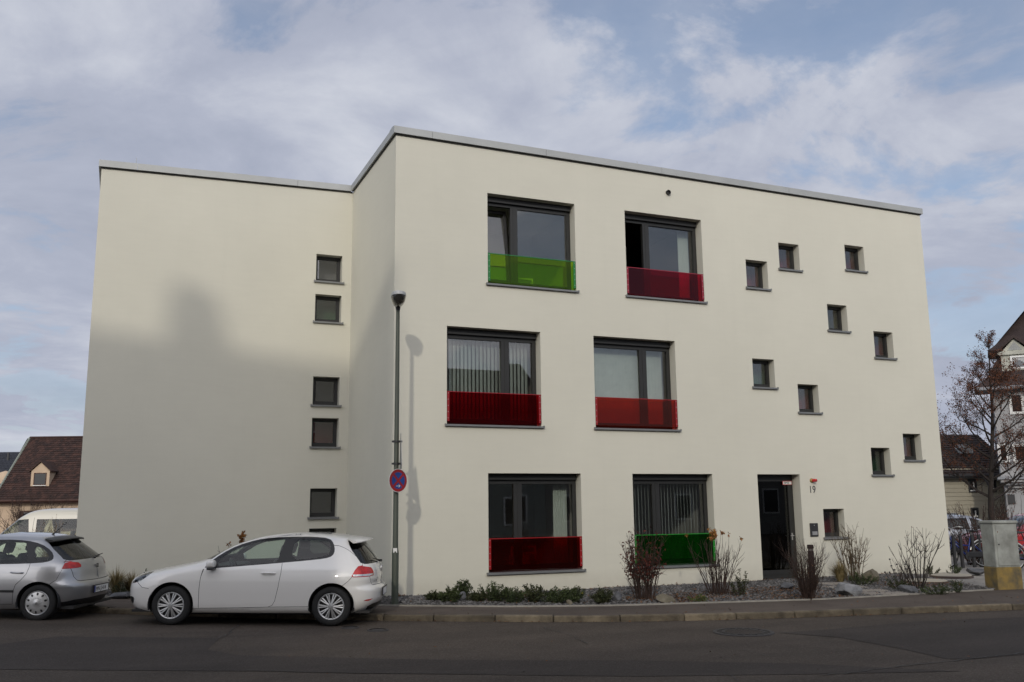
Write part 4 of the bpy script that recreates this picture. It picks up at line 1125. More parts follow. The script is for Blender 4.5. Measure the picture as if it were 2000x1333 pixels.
    for side in (1, -1):
        for x in (1.23, -1.23):
            make_wheel('holes', root, x, side * .822, side, .30, .198)
            wheel_well(root, x, .345, .31, .835, side)
        for hx in (-.86, .10):
            h0 = cs.point(('S', hx, .82))
            MB().tube([(hx - .11, side * (h0.y + .003), .80), (hx - .09, side * (h0.y + .034), .80), (hx + .0, side * (h0.y + .04), .803), (hx + .08, side * (h0.y + .03), .805), (hx + .10, side * (h0.y + .003), .805)], [.01, .014, .014, .013, .01], 8).build('door_handle', sp_, root, True, 50)
        mm = MB(); q = cs.point(('S', .66, .95)); mm.cbox(-.05, -.09, -.06, .06, .09, .06, .04, Matrix.Translation((q.x, side * (q.y + .09), .97)), 3); mm.build('door_mirror', sp_, root, True, 60)
    # dark spoiler lip, antenna, wiper, badge
    sp = MB(); pr = [(-1.12, 1.378), (-1.22, 1.368), (-1.33, 1.352), (-1.375, 1.338), (-1.37, 1.322), (-1.24, 1.318)]; rows = []
    for k in range(13):
        y = -.53 + 1.06 * k / 12; f = 1 - .45 * abs(y / .56) ** 4; dz = -.028 * (abs(y) / .53) ** 2
        rows.append([(-1.12 + (x + 1.12) * f, y, z + dz) for x, z in pr])
    n = 6; sp.add([p for r in rows for p in r], [(i * n + j, i * n + (j + 1) % n, (i + 1) * n + (j + 1) % n, (i + 1) * n + j) for i in range(12) for j in range(n)] + [tuple(range(n))[::-1], tuple(range(12 * n, 13 * n))])
    sp.build('roof_spoiler', M['black'], root, True, 40)
    MB().tube([(-.98, 0, 1.395), (-1.02, 0, 1.43), (-1.22, 0, 1.62)], [.022, .010, .004], 6).build('antenna', M['black'], root)
    MB().tube([(-1.755, .0, .995), (-1.73, -.05, 1.02), (-1.70, -.40, 1.045)], [.018, .013, .007], 6).build('rear_wiper', M['black'], root)
    bd = MB()
    for (a, b, c_, d) in ((-.03, .014, .03, .032), (-.03, -.009, .03, .009), (-.03, -.032, .03, -.014)):
        bd.box(a, b, 0, c_, d, .008, Matrix.Translation((-1.808, 0, .865)) @ Matrix.Rotation(R(-90), 4, 'Z') @ Matrix.Rotation(R(83), 4, 'X'))
    bd.build('hatch_emblem', M['dark'], root)
    plate(root, 0, .475, .52, 'MN J1414', -1.895)
    for y in (-.35, .35): seat(root, .0, y)
    seat(root, -.90, 0, 1.2, True)
    MB().cbox(.40, -.65, .60, .80, .65, .90, .06, None, 2).build('dashboard', M['interior'], root, True, 40)
    MB().box(-1.78, -.70, .19, 1.8, .70, .24).cbox(-1.6, -.3, .15, -1.2, .3, .24, .03).build('underbody', M['black'], root)
    return root

# ------------------------------------------------------------------ simpler cars standing further off
def far_car(name, label, col, xf, xr, w, zt, wb, windows, rt=.31, metal=0.0, extra=(), group='cars standing in the car parks'):
    root = empty(name, label=label, cat='van' if 'van' in name else 'car', group=group)
    cs = CarSurface(xf, xr, w, Z_CAR(zt) if zt < 1.7 else (list(np.arange(.2, zt - .14, .045)) + [zt - .14 + .14 * math.sin(k / 14 * math.pi / 2) for k in range(15)]), xc=(-.05, -.4))
    pt = paint(name + '_paint', col, metal)
    P = cs.poly
    regs = [('drop', circle_poly(cs, wb / 2, rt + .01, rt + .045), None, 0), ('drop', circle_poly(cs, -wb / 2, rt + .01, rt + .045), None, 0)]
    for nm, pl, mt, off in windows: regs.append((nm, P(pl), mt, off))
    for ln in extra: regs.append(('panel_gap', seam_poly(cs, ln, .005), M['gap'], -.004))
    build_body(cs, regs, root, pt, glassnames=('side_window', 'windscreen', 'rear_window'))
    yo = float(cs.w(.5))
    for side in (1, -1):
        for x in (wb / 2, -wb / 2):
            make_wheel('spokes', root, x, side * (yo - .02), side, rt, rt * .64); wheel_well(root, x, rt + .045, rt + .01, yo - .012, side)
        h0 = cs.point(('S', -.1, .85)); MB().tube([(-.2, side * (h0.y + .003), .84), (-.18, side * (h0.y + .035), .84), (-.02, side * (h0.y + .035), .845), (0, side * (h0.y + .003), .845)], .013, 6).build('door_handle', M['black'] if zt > 1.7 else pt, root, True)
    for y in (-.36, .36): seat(root, .1, y)
    seat(root, -.85, 0, 1.25, True)
    MB().box(-1.7, -.7, .18, 1.8, .7, .24).build('underbody', M['black'], root)
    return root, cs
def place(root, loc, heading, roll=0.0, pitch=0.0, s=1.0):
    s = s if isinstance(s, tuple) else (s, s, s)
    root.matrix_world = Matrix.Translation(loc) @ Matrix.Rotation(heading, 4, 'Z') @ Matrix.Rotation(pitch, 4, 'Y') @ Matrix.Rotation(roll, 4, 'X') @ Matrix.Diagonal((*s, 1))

gw = white_hatchback()
pf, pr_ = on_ground(333, 1221), on_ground(642, 1226)
hd = math.pi - R(22.0)
mid = (pf + pr_) / 2
lat = Vector((math.sin(hd), -math.cos(hd), 0))        # towards the far side
place(gw, mid + lat * .85 + Vector((0, 0, .012)), hd, R(-.8), -.018, (.955, .95, .935))
sw_ = silver_hatchback()
p0 = on_ground(69, 1212.5)
hs = math.pi - R(24)
hv = Vector((math.cos(hs), math.sin(hs), 0)); lt = Vector((math.sin(hs), -math.cos(hs), 0))
place(sw_, p0 + hv * 1.23 * .965 + lt * .80 + Vector((0, 0, .010)), hs, R(-.8), -.012, (.965, .965, .935))
# ------------------------------------------------------------------ things fixed to the facade
q = on_y(1585, 939, FY)
bc = wroot('alarm_beacon', (q.x, FY, q.z), 'small red alarm beacon with brass base above the house number', 'beacon')
Mx = Matrix.Translation((q.x, FY, q.z)) @ Matrix.Rotation(R(20), 4, 'Z') @ Matrix.Rotation(R(90), 4, 'X')
MB().lathe([(.0, .035), (.042, .035), (.050, .02), (.052, -.02)], 20, Mx).build('base', pm('brass', (.34, .22, .07), .4, metal=.5), bc, True, 40)
MB().lathe([(.0, .135), (.030, .135), (.036, .125), (.038, .035)], 20, Mx).build('lens', M['redlens'], bc, True, 40)
a, b = on_y(1580, 963, FY), on_y(1593, 949, FY)
hn = text_mesh('house_number', '19', (b.z - a.z) * 1.42, pm('number_steel', (.11, .11, .11), .4), None,
               Matrix.Translation((a.x, FY - .004, a.z)) @ Matrix.Rotation(R(90), 4, 'X'), .006, xscale=.86)
tag(hn, 'dark house number 19 on the white wall beside the door', 'house number')
a, b = on_y(1582.5, 1048.5, FY), on_y(1596, 1022, FY)
ic = wroot('intercom_panel', (a.x, FY, a.z), 'narrow dark intercom panel on the wall between door and small window', 'intercom')
MB().cbox(a.x, FY - .028, a.z, b.x, FY + .002, b.z, .006).build('housing', M['dark'], ic)
MB().box(a.x + .045, FY - .033, a.z + .035, b.x - .035, FY - .028, a.z + .115).build('speaker_plate', M['silver'], ic)
MB().lathe([(0, .006), (.010, .006), (.012, 0)], 14, Matrix.Translation(((a.x + b.x) / 2, FY - .028, b.z - .05)) @ Matrix.Rotation(R(90), 4, 'X')).build('camera_lens', M['silver'], ic)
a, b = on_y(1527.5, 947.5, FY + .27), on_y(1545, 940, FY + .27)
sg = wroot('door_sign', (a.x, FY + .25, a.z), 'small white sign with red border reading BMZ on the entrance door', 'sign')
yy = FY + .246
MB().box(a.x, yy, a.z, b.x, yy + .006, b.z).build('border', pm('sign_red', (.5, .02, .02), .5), sg)
MB().box(a.x + .010, yy - .002, a.z + .010, b.x - .012, yy - .0003, b.z - .010).build('panel', M['white'], sg)
text_mesh('lettering', 'BMZ', .072, M['black'], sg, Matrix.Translation((a.x + .045, yy - .0028, a.z + .022)) @ Matrix.Rotation(R(90), 4, 'X'), .0005)

# ------------------------------------------------------------------ street lamp and signs
LB = on_ground(771, 1183, 0.1)
lamp = wroot('street_lamp', tuple(LB), 'green-grey street lamp post with glass lantern head at the building corner', 'street lamp')
H = 5.46 - LB.z
MB().lathe([(.062, -.2), (.062, .9), (.056, .95), (.050, 1.0), (.034, H - .02), (.0, H)], 20, Matrix.Translation(LB)).build('pole', M['pole'], lamp, True, 40)
MB().box(-.035, -.004, -.04, .035, .002, .04, Matrix.Translation((LB.x - .018, LB.y - .050, 1.05)) @ Matrix.Rotation(R(-16), 4, 'Z')).build('sticker', M['white'], lamp)
# elongated lantern, long axis towards the road
hd_dir = math.atan2(-.96, -.22)
Mh = Matrix.Translation((LB.x, LB.y, 5.46)) @ Matrix.Rotation(hd_dir, 4, 'Z')
def bowl(prof, x0, x1, w, n=28):
    """elongated bowl: rings given as (scale, height)"""
    mb = MB(); vs = []
    for sc_, z in prof:
        for k in range(n):
            a_ = 2 * math.pi * k / n
            vs.append(Mh @ Vector(((x0 + x1) / 2 + (x1 - x0) / 2 * (abs(math.cos(a_)) ** .8) * math.copysign(1, math.cos(a_)) * (sc_ * .45 + .55 if sc_ < 1 else sc_), w * (abs(math.sin(a_)) ** .8) * math.copysign(1, math.sin(a_)) * sc_, z)))
    fs = [(i * n + k, i * n + (k + 1) % n, (i + 1) * n + (k + 1) % n, (i + 1) * n + k) for i in range(len(prof) - 1) for k in range(n)]
    fs += [tuple(range(n - 1, -1, -1)), tuple((len(prof) - 1) * n + k for k in range(n))]
    return mb.add(vs, fs)
bowl([(.30, .0), (.62, .03), (.86, .08), (.96, .13), (.99, .172)], -.10, .42, .135).build('lantern_bowl', glass_mat('smoked_bowl', (.26, .25, .23), 1.5, haze=.25, hazecol=(.08, .075, .07)), lamp, True, 60)
bowl([(1.02, .172), (1.03, .20), (.98, .232), (.72, .245)], -.10, .42, .135).build('lantern_lid', pm('lid_paint', (.42, .43, .44), .4), lamp, True, 40)
bowl([(.5, .08), (.6, .12), (.6, .17)], -.04, .34, .10).build('reflector', pm('lamp_reflector', (.25, .24, .22), .3, metal=.6), lamp, True, 50)
MB().lathe([(.036, -.05), (.042, -.02), (.048, .02), (.0, .03)], 16, Matrix.Translation((LB.x, LB.y, 5.46))).build('lantern_collar', M['dark'], lamp, True, 40)

def bracket(parent, z, w=.20):
    MB().lathe([(.060, -.018), (.064, -.018), (.064, .018), (.060, .018)], 18, Matrix.Translation((LB.x, LB.y, z))).cbox(-.085, -.02, -.016, -.045, .02, .016, .003, Matrix.Translation((LB.x, LB.y, z)) @ Matrix.Rotation(R(-16), 4, 'Z')).cbox(.045, -.02, -.016, .105, .02, .016, .003, Matrix.Translation((LB.x, LB.y, z)) @ Matrix.Rotation(R(-16), 4, 'Z')).build('bracket', M['dark'], parent)
# round no-stopping sign
q = on_y(777.5, 939, LB.y - .115)
ns = wroot('no_stopping_sign', tuple(q), 'round blue and red no-stopping sign with white arrow on the lamp post', 'road sign')
face = math.atan2(-q.x, -q.y)      # azimuth towards the viewer
Ms = Matrix.Translation(q) @ Matrix.Rotation(R(-17 + 40), 4, 'Z') @ Matrix.Rotation(R(90), 4, 'X')
r0 = .205
def disc(mb, r, z, n=40): mb.add([Ms @ Vector((r * math.cos(2 * math.pi * k / n), r * math.sin(2 * math.pi * k / n), z)) for k in range(n)], [tuple(range(n))]); return mb
sr, sb, sw2 = pm('sign_face_red', (.30, .010, .012), .45), pm('sign_face_blue', (.012, .05, .24), .45), pm('sign_face_white', (.62, .62, .62), .45)
MB().lathe([(0, -.006), (r0, -.006), (r0 + .004, 0), (r0, .002), (0, .002)], 40, Ms).build('plate', sw2, ns)
MB().lathe([(.0, .0035), (r0 - .006, .0035)], 40, Ms).build('ring', sr, ns)
sect = MB()
ri = .148
for k in range(4):
    a0 = math.pi / 4 + k * math.pi / 2; off = .021
    arc_ = [a0 + math.asin(off / ri) + (math.pi / 2 - 2 * math.asin(off / ri)) * j / 10 for j in range(11)]
    c0_ = Vector((math.cos(a0 + math.pi / 4), math.sin(a0 + math.pi / 4))) * off * math.sqrt(2)
    sc_ = MB(); sc_.add([Ms @ Vector((c0_.x, c0_.y, .0055))] + [Ms @ Vector((ri * math.cos(t), ri * math.sin(t), .0055)) for t in arc_], [tuple(range(12))])
    sc_.build('blue_field', sb, ns)
ar = MB()
ar.add([Ms @ Vector(p) for p in ((-.05, -.102, .008), (.03, -.102, .008), (.03, -.092, .008), (-.05, -.092, .008))], [(0, 1, 2, 3)])
ar.add([Ms @ Vector(p) for p in ((.012, -.068, .0085), (.006, -.074, .0085), (.030, -.097, .0085), (.046, -.097, .0085))], [(0, 1, 2, 3)])
ar.add([Ms @ Vector(p) for p in ((.012, -.126, .0085), (.006, -.120, .0085), (.030, -.097, .0085), (.046, -.097, .0085))], [(3, 2, 1, 0)])
ar.build('arrow', sw2, ns)
for dz_ in (-.13, .13): bracket(ns, q.z + dz_)
# triangular sign seen edge-on
zt_, zb_ = on_y(780, 846, LB.y).z, on_y(780, 917, LB.y).z
ts = wroot('warning_sign', (LB.x + .085, LB.y, zb_), 'thin metal sign seen edge-on, higher up the lamp post', 'road sign')
azr = math.atan2(LB.x, LB.y)
Mt = Matrix.Translation((LB.x + .072, LB.y - .03, 0)) @ Matrix.Rotation(-azr + R(4), 4, 'Z')
MB().extrude([(-.30, zb_ + .07), (-.27, zb_), (.27, zb_), (.30, zb_ + .07), (.05, zt_), (-.05, zt_)], 'x', -.002, .002).build('plate', pm('sign_back', (.33, .34, .34), .4, metal=.4), ts)
for o in ts.children: o.data.transform(Mt)
for dz_ in (.10, .50): bracket(ts, zb_ + dz_)

# ------------------------------------------------------------------ cabinet, bollard
cbl, cbm, cbr = on_ground(1934, 1149, .1), on_ground(1957, 1155, .1), on_ground(1998, 1151, .1)
cen = (cbl + cbr) / 2; ch = math.atan2((cbr - cbm).y, (cbr - cbm).x)
cb = empty('utility_cabinet', (cen.x - .02, cen.y + .03, cen.z), R(-12), 'weathered grey utility cabinet on yellow-stained concrete base', 'cabinet')
stain = pm('stained_concrete', (.10, .085, .055), .9, 0, 3.4, .5, 50, col2=(.30, .20, .05), detail=9)
cabp = pm('cabinet_paint', (.20, .205, .185), .75, 0, 3.4, .15, 40, col2=(.36, .375, .345), detail=10)
cw, cdp = .265, .185
MB().cbox(-cw - .01, -cdp - .01, -.1, cw + .01, cdp + .01, .42, .012).build('base', stain, cb)
MB().cbox(-cw, -cdp, .42, cw, cdp, 1.26, .008).build('body', cabp, cb)
MB().cbox(-cw - .02, -cdp - .025, 1.26, cw + .02, cdp + .02, 1.315, .012).build('lid', cabp, cb)
dd_ = MB().cbox(-cw + .05, -cdp - .012, .45, cw - .02, -cdp + .002, 1.235, .005).build('door', cabp, cb)
MB().lathe([(0, .012), (.012, .012), (.014, 0)], 12, Matrix.Translation((-cw + .085, -cdp - .012, .86)) @ Matrix.Rotation(R(90), 4, 'X')).build('lock', M['dark'], dd_)
MB().lathe([(0, .004), (.010, .004), (.012, 0)], 12, Matrix.Translation((-cw + .085, -cdp - .012, 1.10)) @ Matrix.Rotation(R(90), 4, 'X')).build('rivet', pm('rust', (.14, .04, .015), .8), dd_)

q = on_ground(1588, 1152, .1)
bo = empty('bollard_light', tuple(q), 0, 'dark brown bollard light standing in the bed before the entrance', 'bollard')
brn = pm('brown_metal', (.016, .009, .008), .7, .1, spec=.25)
MB().lathe([(.062, -.1), (.062, .74), (.058, .745), (.058, .755)], 20).build('post', brn, bo, True, 40)
MB().lathe([(.050, .755), (.050, .80)], 20).build('light_ring', pm('frosted', (.10, .09, .085), .5), bo, True)
MB().lathe([(.063, .80), (.063, .865), (.055, .875), (0, .875)], 20).build('cap', brn, bo, True, 40)

# ------------------------------------------------------------------ plants
def leaf_quad(mb, p, d, n, L, W):
    d = d.normalized(); s_ = d.cross(n)
    if s_.length < 1e-4: s_ = d.cross(Vector((1, 0, 0)))
    s_.normalize(); up = s_.cross(d)
    mb.add([p, p + d * L * .45 + s_ * W * .5 + up * W * .12, p + d * L, p + d * L * .45 - s_ * W * .5 + up * W * .12], [(0, 1, 2), (0, 2, 3)])
def rdir(rng, up=0.0):
    while True:
        v = Vector((rng.uniform(-1, 1), rng.uniform(-1, 1), rng.uniform(-1, 1)))
        if .05 < v.length < 1: v.normalize(); v.z += up; return v.normalized()
def twig_path(rng, p, d, L, n=5, bend=.18, up=.1):
    pts = [p.copy()]; d = d.normalized()
    for k in range(n):
        d = (d + rdir(rng) * bend + Vector((0, 0, up))).normalized(); p = p + d * L / n; pts.append(p.copy())
    return pts
LEAFC = {}
def leafmat(k, c1, c2, rough=.7):
    if k not in LEAFC:
        m = vary_by_island(pm('leaf_' + k, c1, rough, 0, 9, col2=c2, spec=.25), .55, 1.45); LEAFC[k] = m
    return LEAFC[k]
bark_r = pm('reddish_bark', (.034, .018, .013), .85, .25, 14)
bark_t = pm('tan_bark', (.085, .060, .034), .85, .25, 14)
bark_d = pm('dark_bark', (.026, .020, .017), .9, .25, 10)
def dry_shrub(name, label, pos, h, spread, nst, seed, bark, leaf=None, nleaf=0, leafz=(.7, 1.0), branch=3, rad=.007, base=.10, lean=.12, lsize=.05, thick_low=0):
    rng = random.Random(seed)
    root = empty(name, tuple(pos), 0, label, 'shrub', 'dry shrubs in the planting bed')
    mb = MB(); tips = []
    for k in range(nst):
        a_ = rng.uniform(0, 2 * math.pi); rr = base * math.sqrt(rng.random())
        p = Vector((rr * math.cos(a_), rr * math.sin(a_), -.02))
        out = spread * rng.uniform(.2, 1.0)
        d = Vector((math.cos(a_) * out, math.sin(a_) * out, h)).normalized()
        L = h * rng.uniform(.55, 1.05)
        pts = twig_path(rng, p, d, L, 6, lean, .05)
        rs = [rad * (1 - .75 * i / 6) for i in range(7)]
        mb.tube(pts, rs, 4, False); tips += pts[2:]
        for j in range(branch):
            i = rng.randint(2 if not thick_low else 1, 5); dd = (pts[i] - pts[i - 1]).normalized() + rdir(rng) * .75
            bp = twig_path(rng, pts[i], dd, h * rng.uniform(.1, .3), 4, .22, .12)
            mb.tube(bp, [rad * .5 * (1 - .7 * q_ / 4) for q_ in range(5)], 3, False); tips += bp[1:]
            if rng.random() < .6:
                b2 = twig_path(rng, bp[2], (bp[3] - bp[2]).normalized() + rdir(rng) * .8, h * rng.uniform(.06, .14), 3, .2, .1); mb.tube(b2, [rad * .32, rad * .28, rad * .2, rad * .12], 3, False); tips += b2[1:]
    mb.build('twigs', bark, root)
    if nleaf and leaf:
        lm = MB(); cand = [t for t in tips if leafz[0] * h <= t.z <= leafz[1] * h * 1.1]
        for k in range(nleaf):
            p = rng.choice(cand) + rdir(rng) * .015
            d = rdir(rng, -.45); leaf_quad(lm, p, d, rdir(rng), lsize * rng.uniform(.6, 1.2), lsize * .55 * rng.uniform(.7, 1.2))
        lm.build('leaves', leaf, root)
    return root
red_leaf = leafmat('dark_red', (.045, .010, .008), (.10, .022, .014))
oran_leaf = leafmat('orange', (.16, .055, .018), (.30, .15, .04))
brown_leaf = leafmat('brown', (.07, .035, .018), (.15, .075, .035))
green_leaf = leafmat('green', (.024, .036, .014), (.060, .078, .028))
green2_leaf = leafmat('olive_green', (.022, .030, .012), (.055, .060, .024))
grass_leaf = leafmat('dry_grass', (.16, .125, .055), (.30, .24, .12))
def bedpt(px, py):
    q = on_ground(px, py, .112); q.z = bed_z(q.x, q.y); return q
dry_shrub('deciduous_shrub', 'dense shrub with dark red leaves before the green railing', bedpt(1258, 1172), 1.22, .40, 46, 1, bark_r, red_leaf, 900, (.30, 1.0), 7, .0095, .17, .14, .055, 1)
dry_shrub('deciduous_shrub', 'fan of bare stems topped with orange leaves, left of the door', bedpt(1402, 1160), 1.22, .55, 38, 2, bark_r, oran_leaf, 210, (.86, 1.2), 3, .0100, .16, .12, .06)
dry_shrub('deciduous_shrub', 'fine reddish-brown twiggy shrub in front of the entrance door', bedpt(1578, 1170), 1.05, .46, 85, 3, bark_r, brown_leaf, 120, (.2, .8), 6, .0068, .10, .12, .03, 1)
dry_shrub('deciduous_shrub', 'upright shrub with tan stems below the lowest small window', bedpt(1668, 1134), 1.22, .36, 26, 4, bark_t, brown_leaf, 110, (.2, 1), 6, .0120, .16, .09, .02)
dry_shrub('deciduous_shrub', 'sparse bare upright shrub near the right building corner', bedpt(1795, 1150), 1.28, .62, 17, 5, bark_d, brown_leaf, 70, (.40, 1.0), 3, .0130, .10, .10, .028)
# shrub tops visible over the white car
q = on_y(452, 1120, LY - .9); q.z = bed_z(q.x, q.y)
dry_shrub('deciduous_shrub', 'bare stems with rusty flower heads showing above the white car', q, 1.12, .25, 14, 6, bark_d, oran_leaf, 170, (.84, 1.1), 2, .009, .22, .07, .07)

def leafy(name, label, pos, rx, ry, h, n, leaf, seed, size=.035, stemmat=None, cat='shrub', group='low green plants in the planting bed', spikes=3):
    rng = random.Random(seed)
    root = empty(name, tuple(pos), rng.uniform(0, 6), label, cat, group)
    sm = MB(); lm = MB(); nst = max(8, n // 45)
    ends = []
    for k in range(nst):
        a_ = rng.uniform(0, 2 * math.pi); rr = math.sqrt(rng.random())
        hh = h * (1 - .45 * rr ** 2) * rng.uniform(.65, 1.1) * (1.25 if k < spikes else 1)
        tip = Vector((rx * rr * math.cos(a_), ry * rr * math.sin(a_), hh)); p0_ = Vector((tip.x * .25, tip.y * .25, -.02))
        midp = (p0_ + tip) / 2 + rdir(rng) * .02
        sm.tube([p0_, midp, tip], [.004, .003, .0015], 3, False); ends.append((p0_, midp, tip))
    for k in range(n):
        a_, b_, c_ = rng.choice(ends); t = rng.random() ** .6
        p = (a_.lerp(b_, t * 2) if t < .5 else b_.lerp(c_, t * 2 - 1)) + rdir(rng) * rng.uniform(0, .028)
        if p.z < .0: p.z = .0
        leaf_quad(lm, p, (rdir(rng, .35) + Vector((p.x, p.y, 0)) * 1.5), rdir(rng, .5), size * rng.uniform(.6, 1.3), size * .42 * rng.uniform(.7, 1.3))
    sm.build('stems', stemmat or bark_d, root); lm.build('foliage', leaf, root)
    return root
low = [(853, 1178, .20, .24, 'small green plant at the left end of the low row'), (880, 1180, .22, .32, 'green plant beside the dark stone, second of the low row'),
       (906, 1168, .20, .46, 'taller green plant behind the dark stone near the lamp post'), (930, 1179, .17, .22, 'low green plant just right of the dark stone'),
       (966, 1178, .27, .50, 'broad tall green plant under the left end of the sill'), (1003, 1180, .25, .42, 'green plant with a slim central spike under the deep red railing'),
       (1040, 1179, .25, .44, 'green plant with small yellow flowers at its left side'), (1082, 1180, .27, .36, 'rounded green plant below the right half of the sill'),
       (1118, 1180, .22, .44, 'green plant with one tall tip and a yellow flower'), (1181, 1180, .26, .34, 'lone green plant between the row and the red-leaved shrub')]
for i, (px, py, r_, h_, lab) in enumerate(low):
    o = leafy('perennial_plant', lab, bedpt(px, py - 1), r_ * 1.15, r_ * .9, h_ * .70, 1700, green_leaf if i % 3 else green2_leaf, 40 + i, .042)
    if 'yellow flower' in lab:
        fm = MB(); rng = random.Random(i)
        for k in range(3):
            p = Vector((rng.uniform(-.18, .18), rng.uniform(-.18, .18), rng.uniform(.15, .3)))
            for j in range(6): leaf_quad(fm, p, Vector((math.cos(j), math.sin(j), .2)), Vector((0, 0, 1)), .022, .014)
        fm.build('flowers', leafmat('yellow', (.5, .33, .02), (.6, .42, .04)), o)
leafy('perennial_plant', 'dark straggly plant right of the orange-topped shrub', bedpt(1446, 1164), .26, .2, .40, 700, green2_leaf, 60, .04, bark_r)
leafy('perennial_plant', 'flat light green cushion near the pavement edge', bedpt(1362, 1176), .22, .14, .12, 500, leafmat('light_green', (.05, .07, .02), (.10, .12, .03)), 61, .03)
leafy('perennial_plant', 'dark green evergreen cushion under the tan-stemmed shrub', bedpt(1684, 1143), .36, .25, .26, 1100, green_leaf, 62, .035)
leafy('perennial_plant', 'clump with dried dark seed heads left of the bare shrub', bedpt(1756, 1153), .26, .2, .26, 700, green2_leaf, 63, .035)
leafy('perennial_plant', 'spreading green plant at the pavement edge near the bare shrub', bedpt(1832, 1160), .42, .22, .16, 900, green_leaf, 64, .035)
leafy('perennial_plant', 'small round dark green plant nearest the utility cabinet', bedpt(1872, 1156), .16, .14, .24, 500, green_leaf, 65, .03)
leafy('perennial_plant', 'low green plant at the foot of the right building corner', bedpt(1820, 1122), .30, .2, .22, 600, green2_leaf, 66, .035)
leafy('perennial_plant', 'green tuft in front of the pale round cover by the corner', bedpt(1862, 1120), .34, .2, .20, 600, green_leaf, 67, .035)
# dried flower heads
q = bedpt(1756, 1150); rng = random.Random(9); root = empty('dried_flower', tuple(q), 0, 'thin dark stalks with round seed heads beside the bare shrub', 'flower')
mb = MB(); hb_ = MB()
for k in range(11):
    p0_ = Vector((rng.uniform(-.1, .1), rng.uniform(-.08, .08), 0)); tp = p0_ + Vector((rng.uniform(-.22, .25), rng.uniform(-.1, .1), rng.uniform(.32, .58)))
    mb.tube([p0_, (p0_ + tp) / 2 + rdir(rng) * .02, tp], .004, 4, False); hb_.lathe([(0, -.018), (.018, -.008), (.019, .006), (0, .02)], 7, Matrix.Translation(tp))
mb.build('stalks', bark_d, root); tag(hb_.build('seed_heads', M['dark'], root), kind='stuff')
# dry stalk clump between them
dry_shrub('deciduous_shrub', 'short clump of dark dry stalks behind the seed heads', bedpt(1770, 1138), .55, .30, 26, 15, bark_r, None, 0, branch=2, rad=.006)

def grass_tuft(label, pos, h, spread, n, seed, mat=grass_leaf, wid=.006, plume=0):
    rng = random.Random(seed); root = empty('ornamental_grass', tuple(pos), 0, label, 'grass', 'ornamental grass tufts')
    mb = MB()
    for k in range(n):
        a_ = rng.uniform(0, 6.283); o = rng.random() ** .7; hh = h * rng.uniform(.6, 1.05) * (1 - .35 * o)
        p = Vector((math.cos(a_), math.sin(a_), 0)) * .05 * rng.random()
        out = Vector((math.cos(a_), math.sin(a_), 0)) * spread * o
        side = Vector((-math.sin(a_), math.cos(a_), 0)) * wid / 2 * rng.choice((1, -1))
        m1_ = p + out * .35 + Vector((0, 0, hh * .6)); t_ = p + out + Vector((0, 0, hh * (1 - .15 * o)))
        mb.add([p - side, p + side, m1_ + side, m1_ - side, t_], [(0, 1, 2, 3), (3, 2, 4)])
        if plume and k % plume == 0:
            for j in range(4): leaf_quad(mb, t_ - (t_ - m1_) * .06 * j, (t_ - m1_).normalized() + rdir(rng) * .5, rdir(rng), .05, .012)
    mb.build('blades', mat, root)
grass_tuft('pale dry grass tuft at the foot of the tan-stemmed shrub', bedpt(1642, 1138), .58, .38, 620, 1)
grass_tuft('dry grass tuft on the bed right behind the silver car', bedpt(226, 1161), .62, .45, 520, 2)
grass_tuft('dry grass tuft just ahead of the white car', bedpt(256, 1160), .50, .50, 520, 3)
q = at_depth(100, 1050, 23.0); q.z = .15
grass_tuft('tall feathery reed grass in front of the white van', Vector((q.x, q.y, .15)), 1.62, .75, 260, 4, leafmat('straw', (.17, .115, .06), (.27, .20, .11)), .012, 3)
leafy('perennial_plant', 'dark green plant among the grasses between the two cars', bedpt(240, 1163), .45, .2, .22, 700, green2_leaf, 68, .035)
leafy('perennial_plant', 'green plant behind the front bumper of the white car', bedpt(283, 1160), .2, .2, .42, 400, green_leaf, 69, .04)

# ------------------------------------------------------------------ stones and slabs
def rock(label, pos, sx, sy, sz, seed, mat, group='boulders in the planting bed'):
    bm = bmesh.new(); bmesh.ops.create_icosphere(bm, subdivisions=3, radius=1.0)
    off = Vector((seed * 3.7, seed * 1.3, seed * .7)); rng = random.Random(seed)
    planes = [(rdir(rng), rng.uniform(.50, .80)) for _ in range(16)]
    for v in bm.verts:
        for n_, d_ in planes:
            k = v.co.dot(n_)
            if k > d_: v.co -= n_ * (k - d_)
        v.co *= 1 + .07 * noise.noise(v.co * 2.2 + off) + .045 * noise.noise(v.co * 7.0 + off)
        v.co = Vector((v.co.x * sx, v.co.y * sy, v.co.z * sz + sz * .55))
    me = bpy.data.meshes.new('boulder'); bm.to_mesh(me); bm.free(); me.materials.append(mat)
    o = bpy.data.objects.new('boulder', me); link(o); o.location = pos; o.rotation_euler = (0, 0, seed)
    return tag(o, label, 'stone', group)
st_g = pm('grey_stone', (.10, .103, .108), .85, 0, 6, .6, 40, col2=(.235, .238, .245), bdist=.02)
st_d = pm('slate_stone', (.06, .062, .068), .85, 0, 6, .6, 40, col2=(.11, .112, .12), bdist=.02)
st_b = pm('sandy_stone', (.095, .082, .055), .9, 0, 6, .6, 40, col2=(.17, .15, .11), bdist=.02)
rock('large veined pale grey boulder at the pavement edge', bedpt(1658, 1163), .31, .24, .17, 3, st_g)
rock('rounded sandy boulder against the wall behind the green cushion', bedpt(1700, 1137), .30, .25, .20, 5, st_b)
rock('flat brownish boulder right of the red-leaved shrub', bedpt(1300, 1177), .22, .16, .10, 6, st_b)
rock('dark slate boulder beside the seed heads', bedpt(1776, 1157), .26, .2, .11, 7, st_d)
rock('dark slate boulder near the corner of the bed', bedpt(1906, 1122), .30, .22, .11, 8, st_d)
rock('small dark stone among the low green plants', bedpt(902, 1176), .16, .12, .10, 9, st_d)
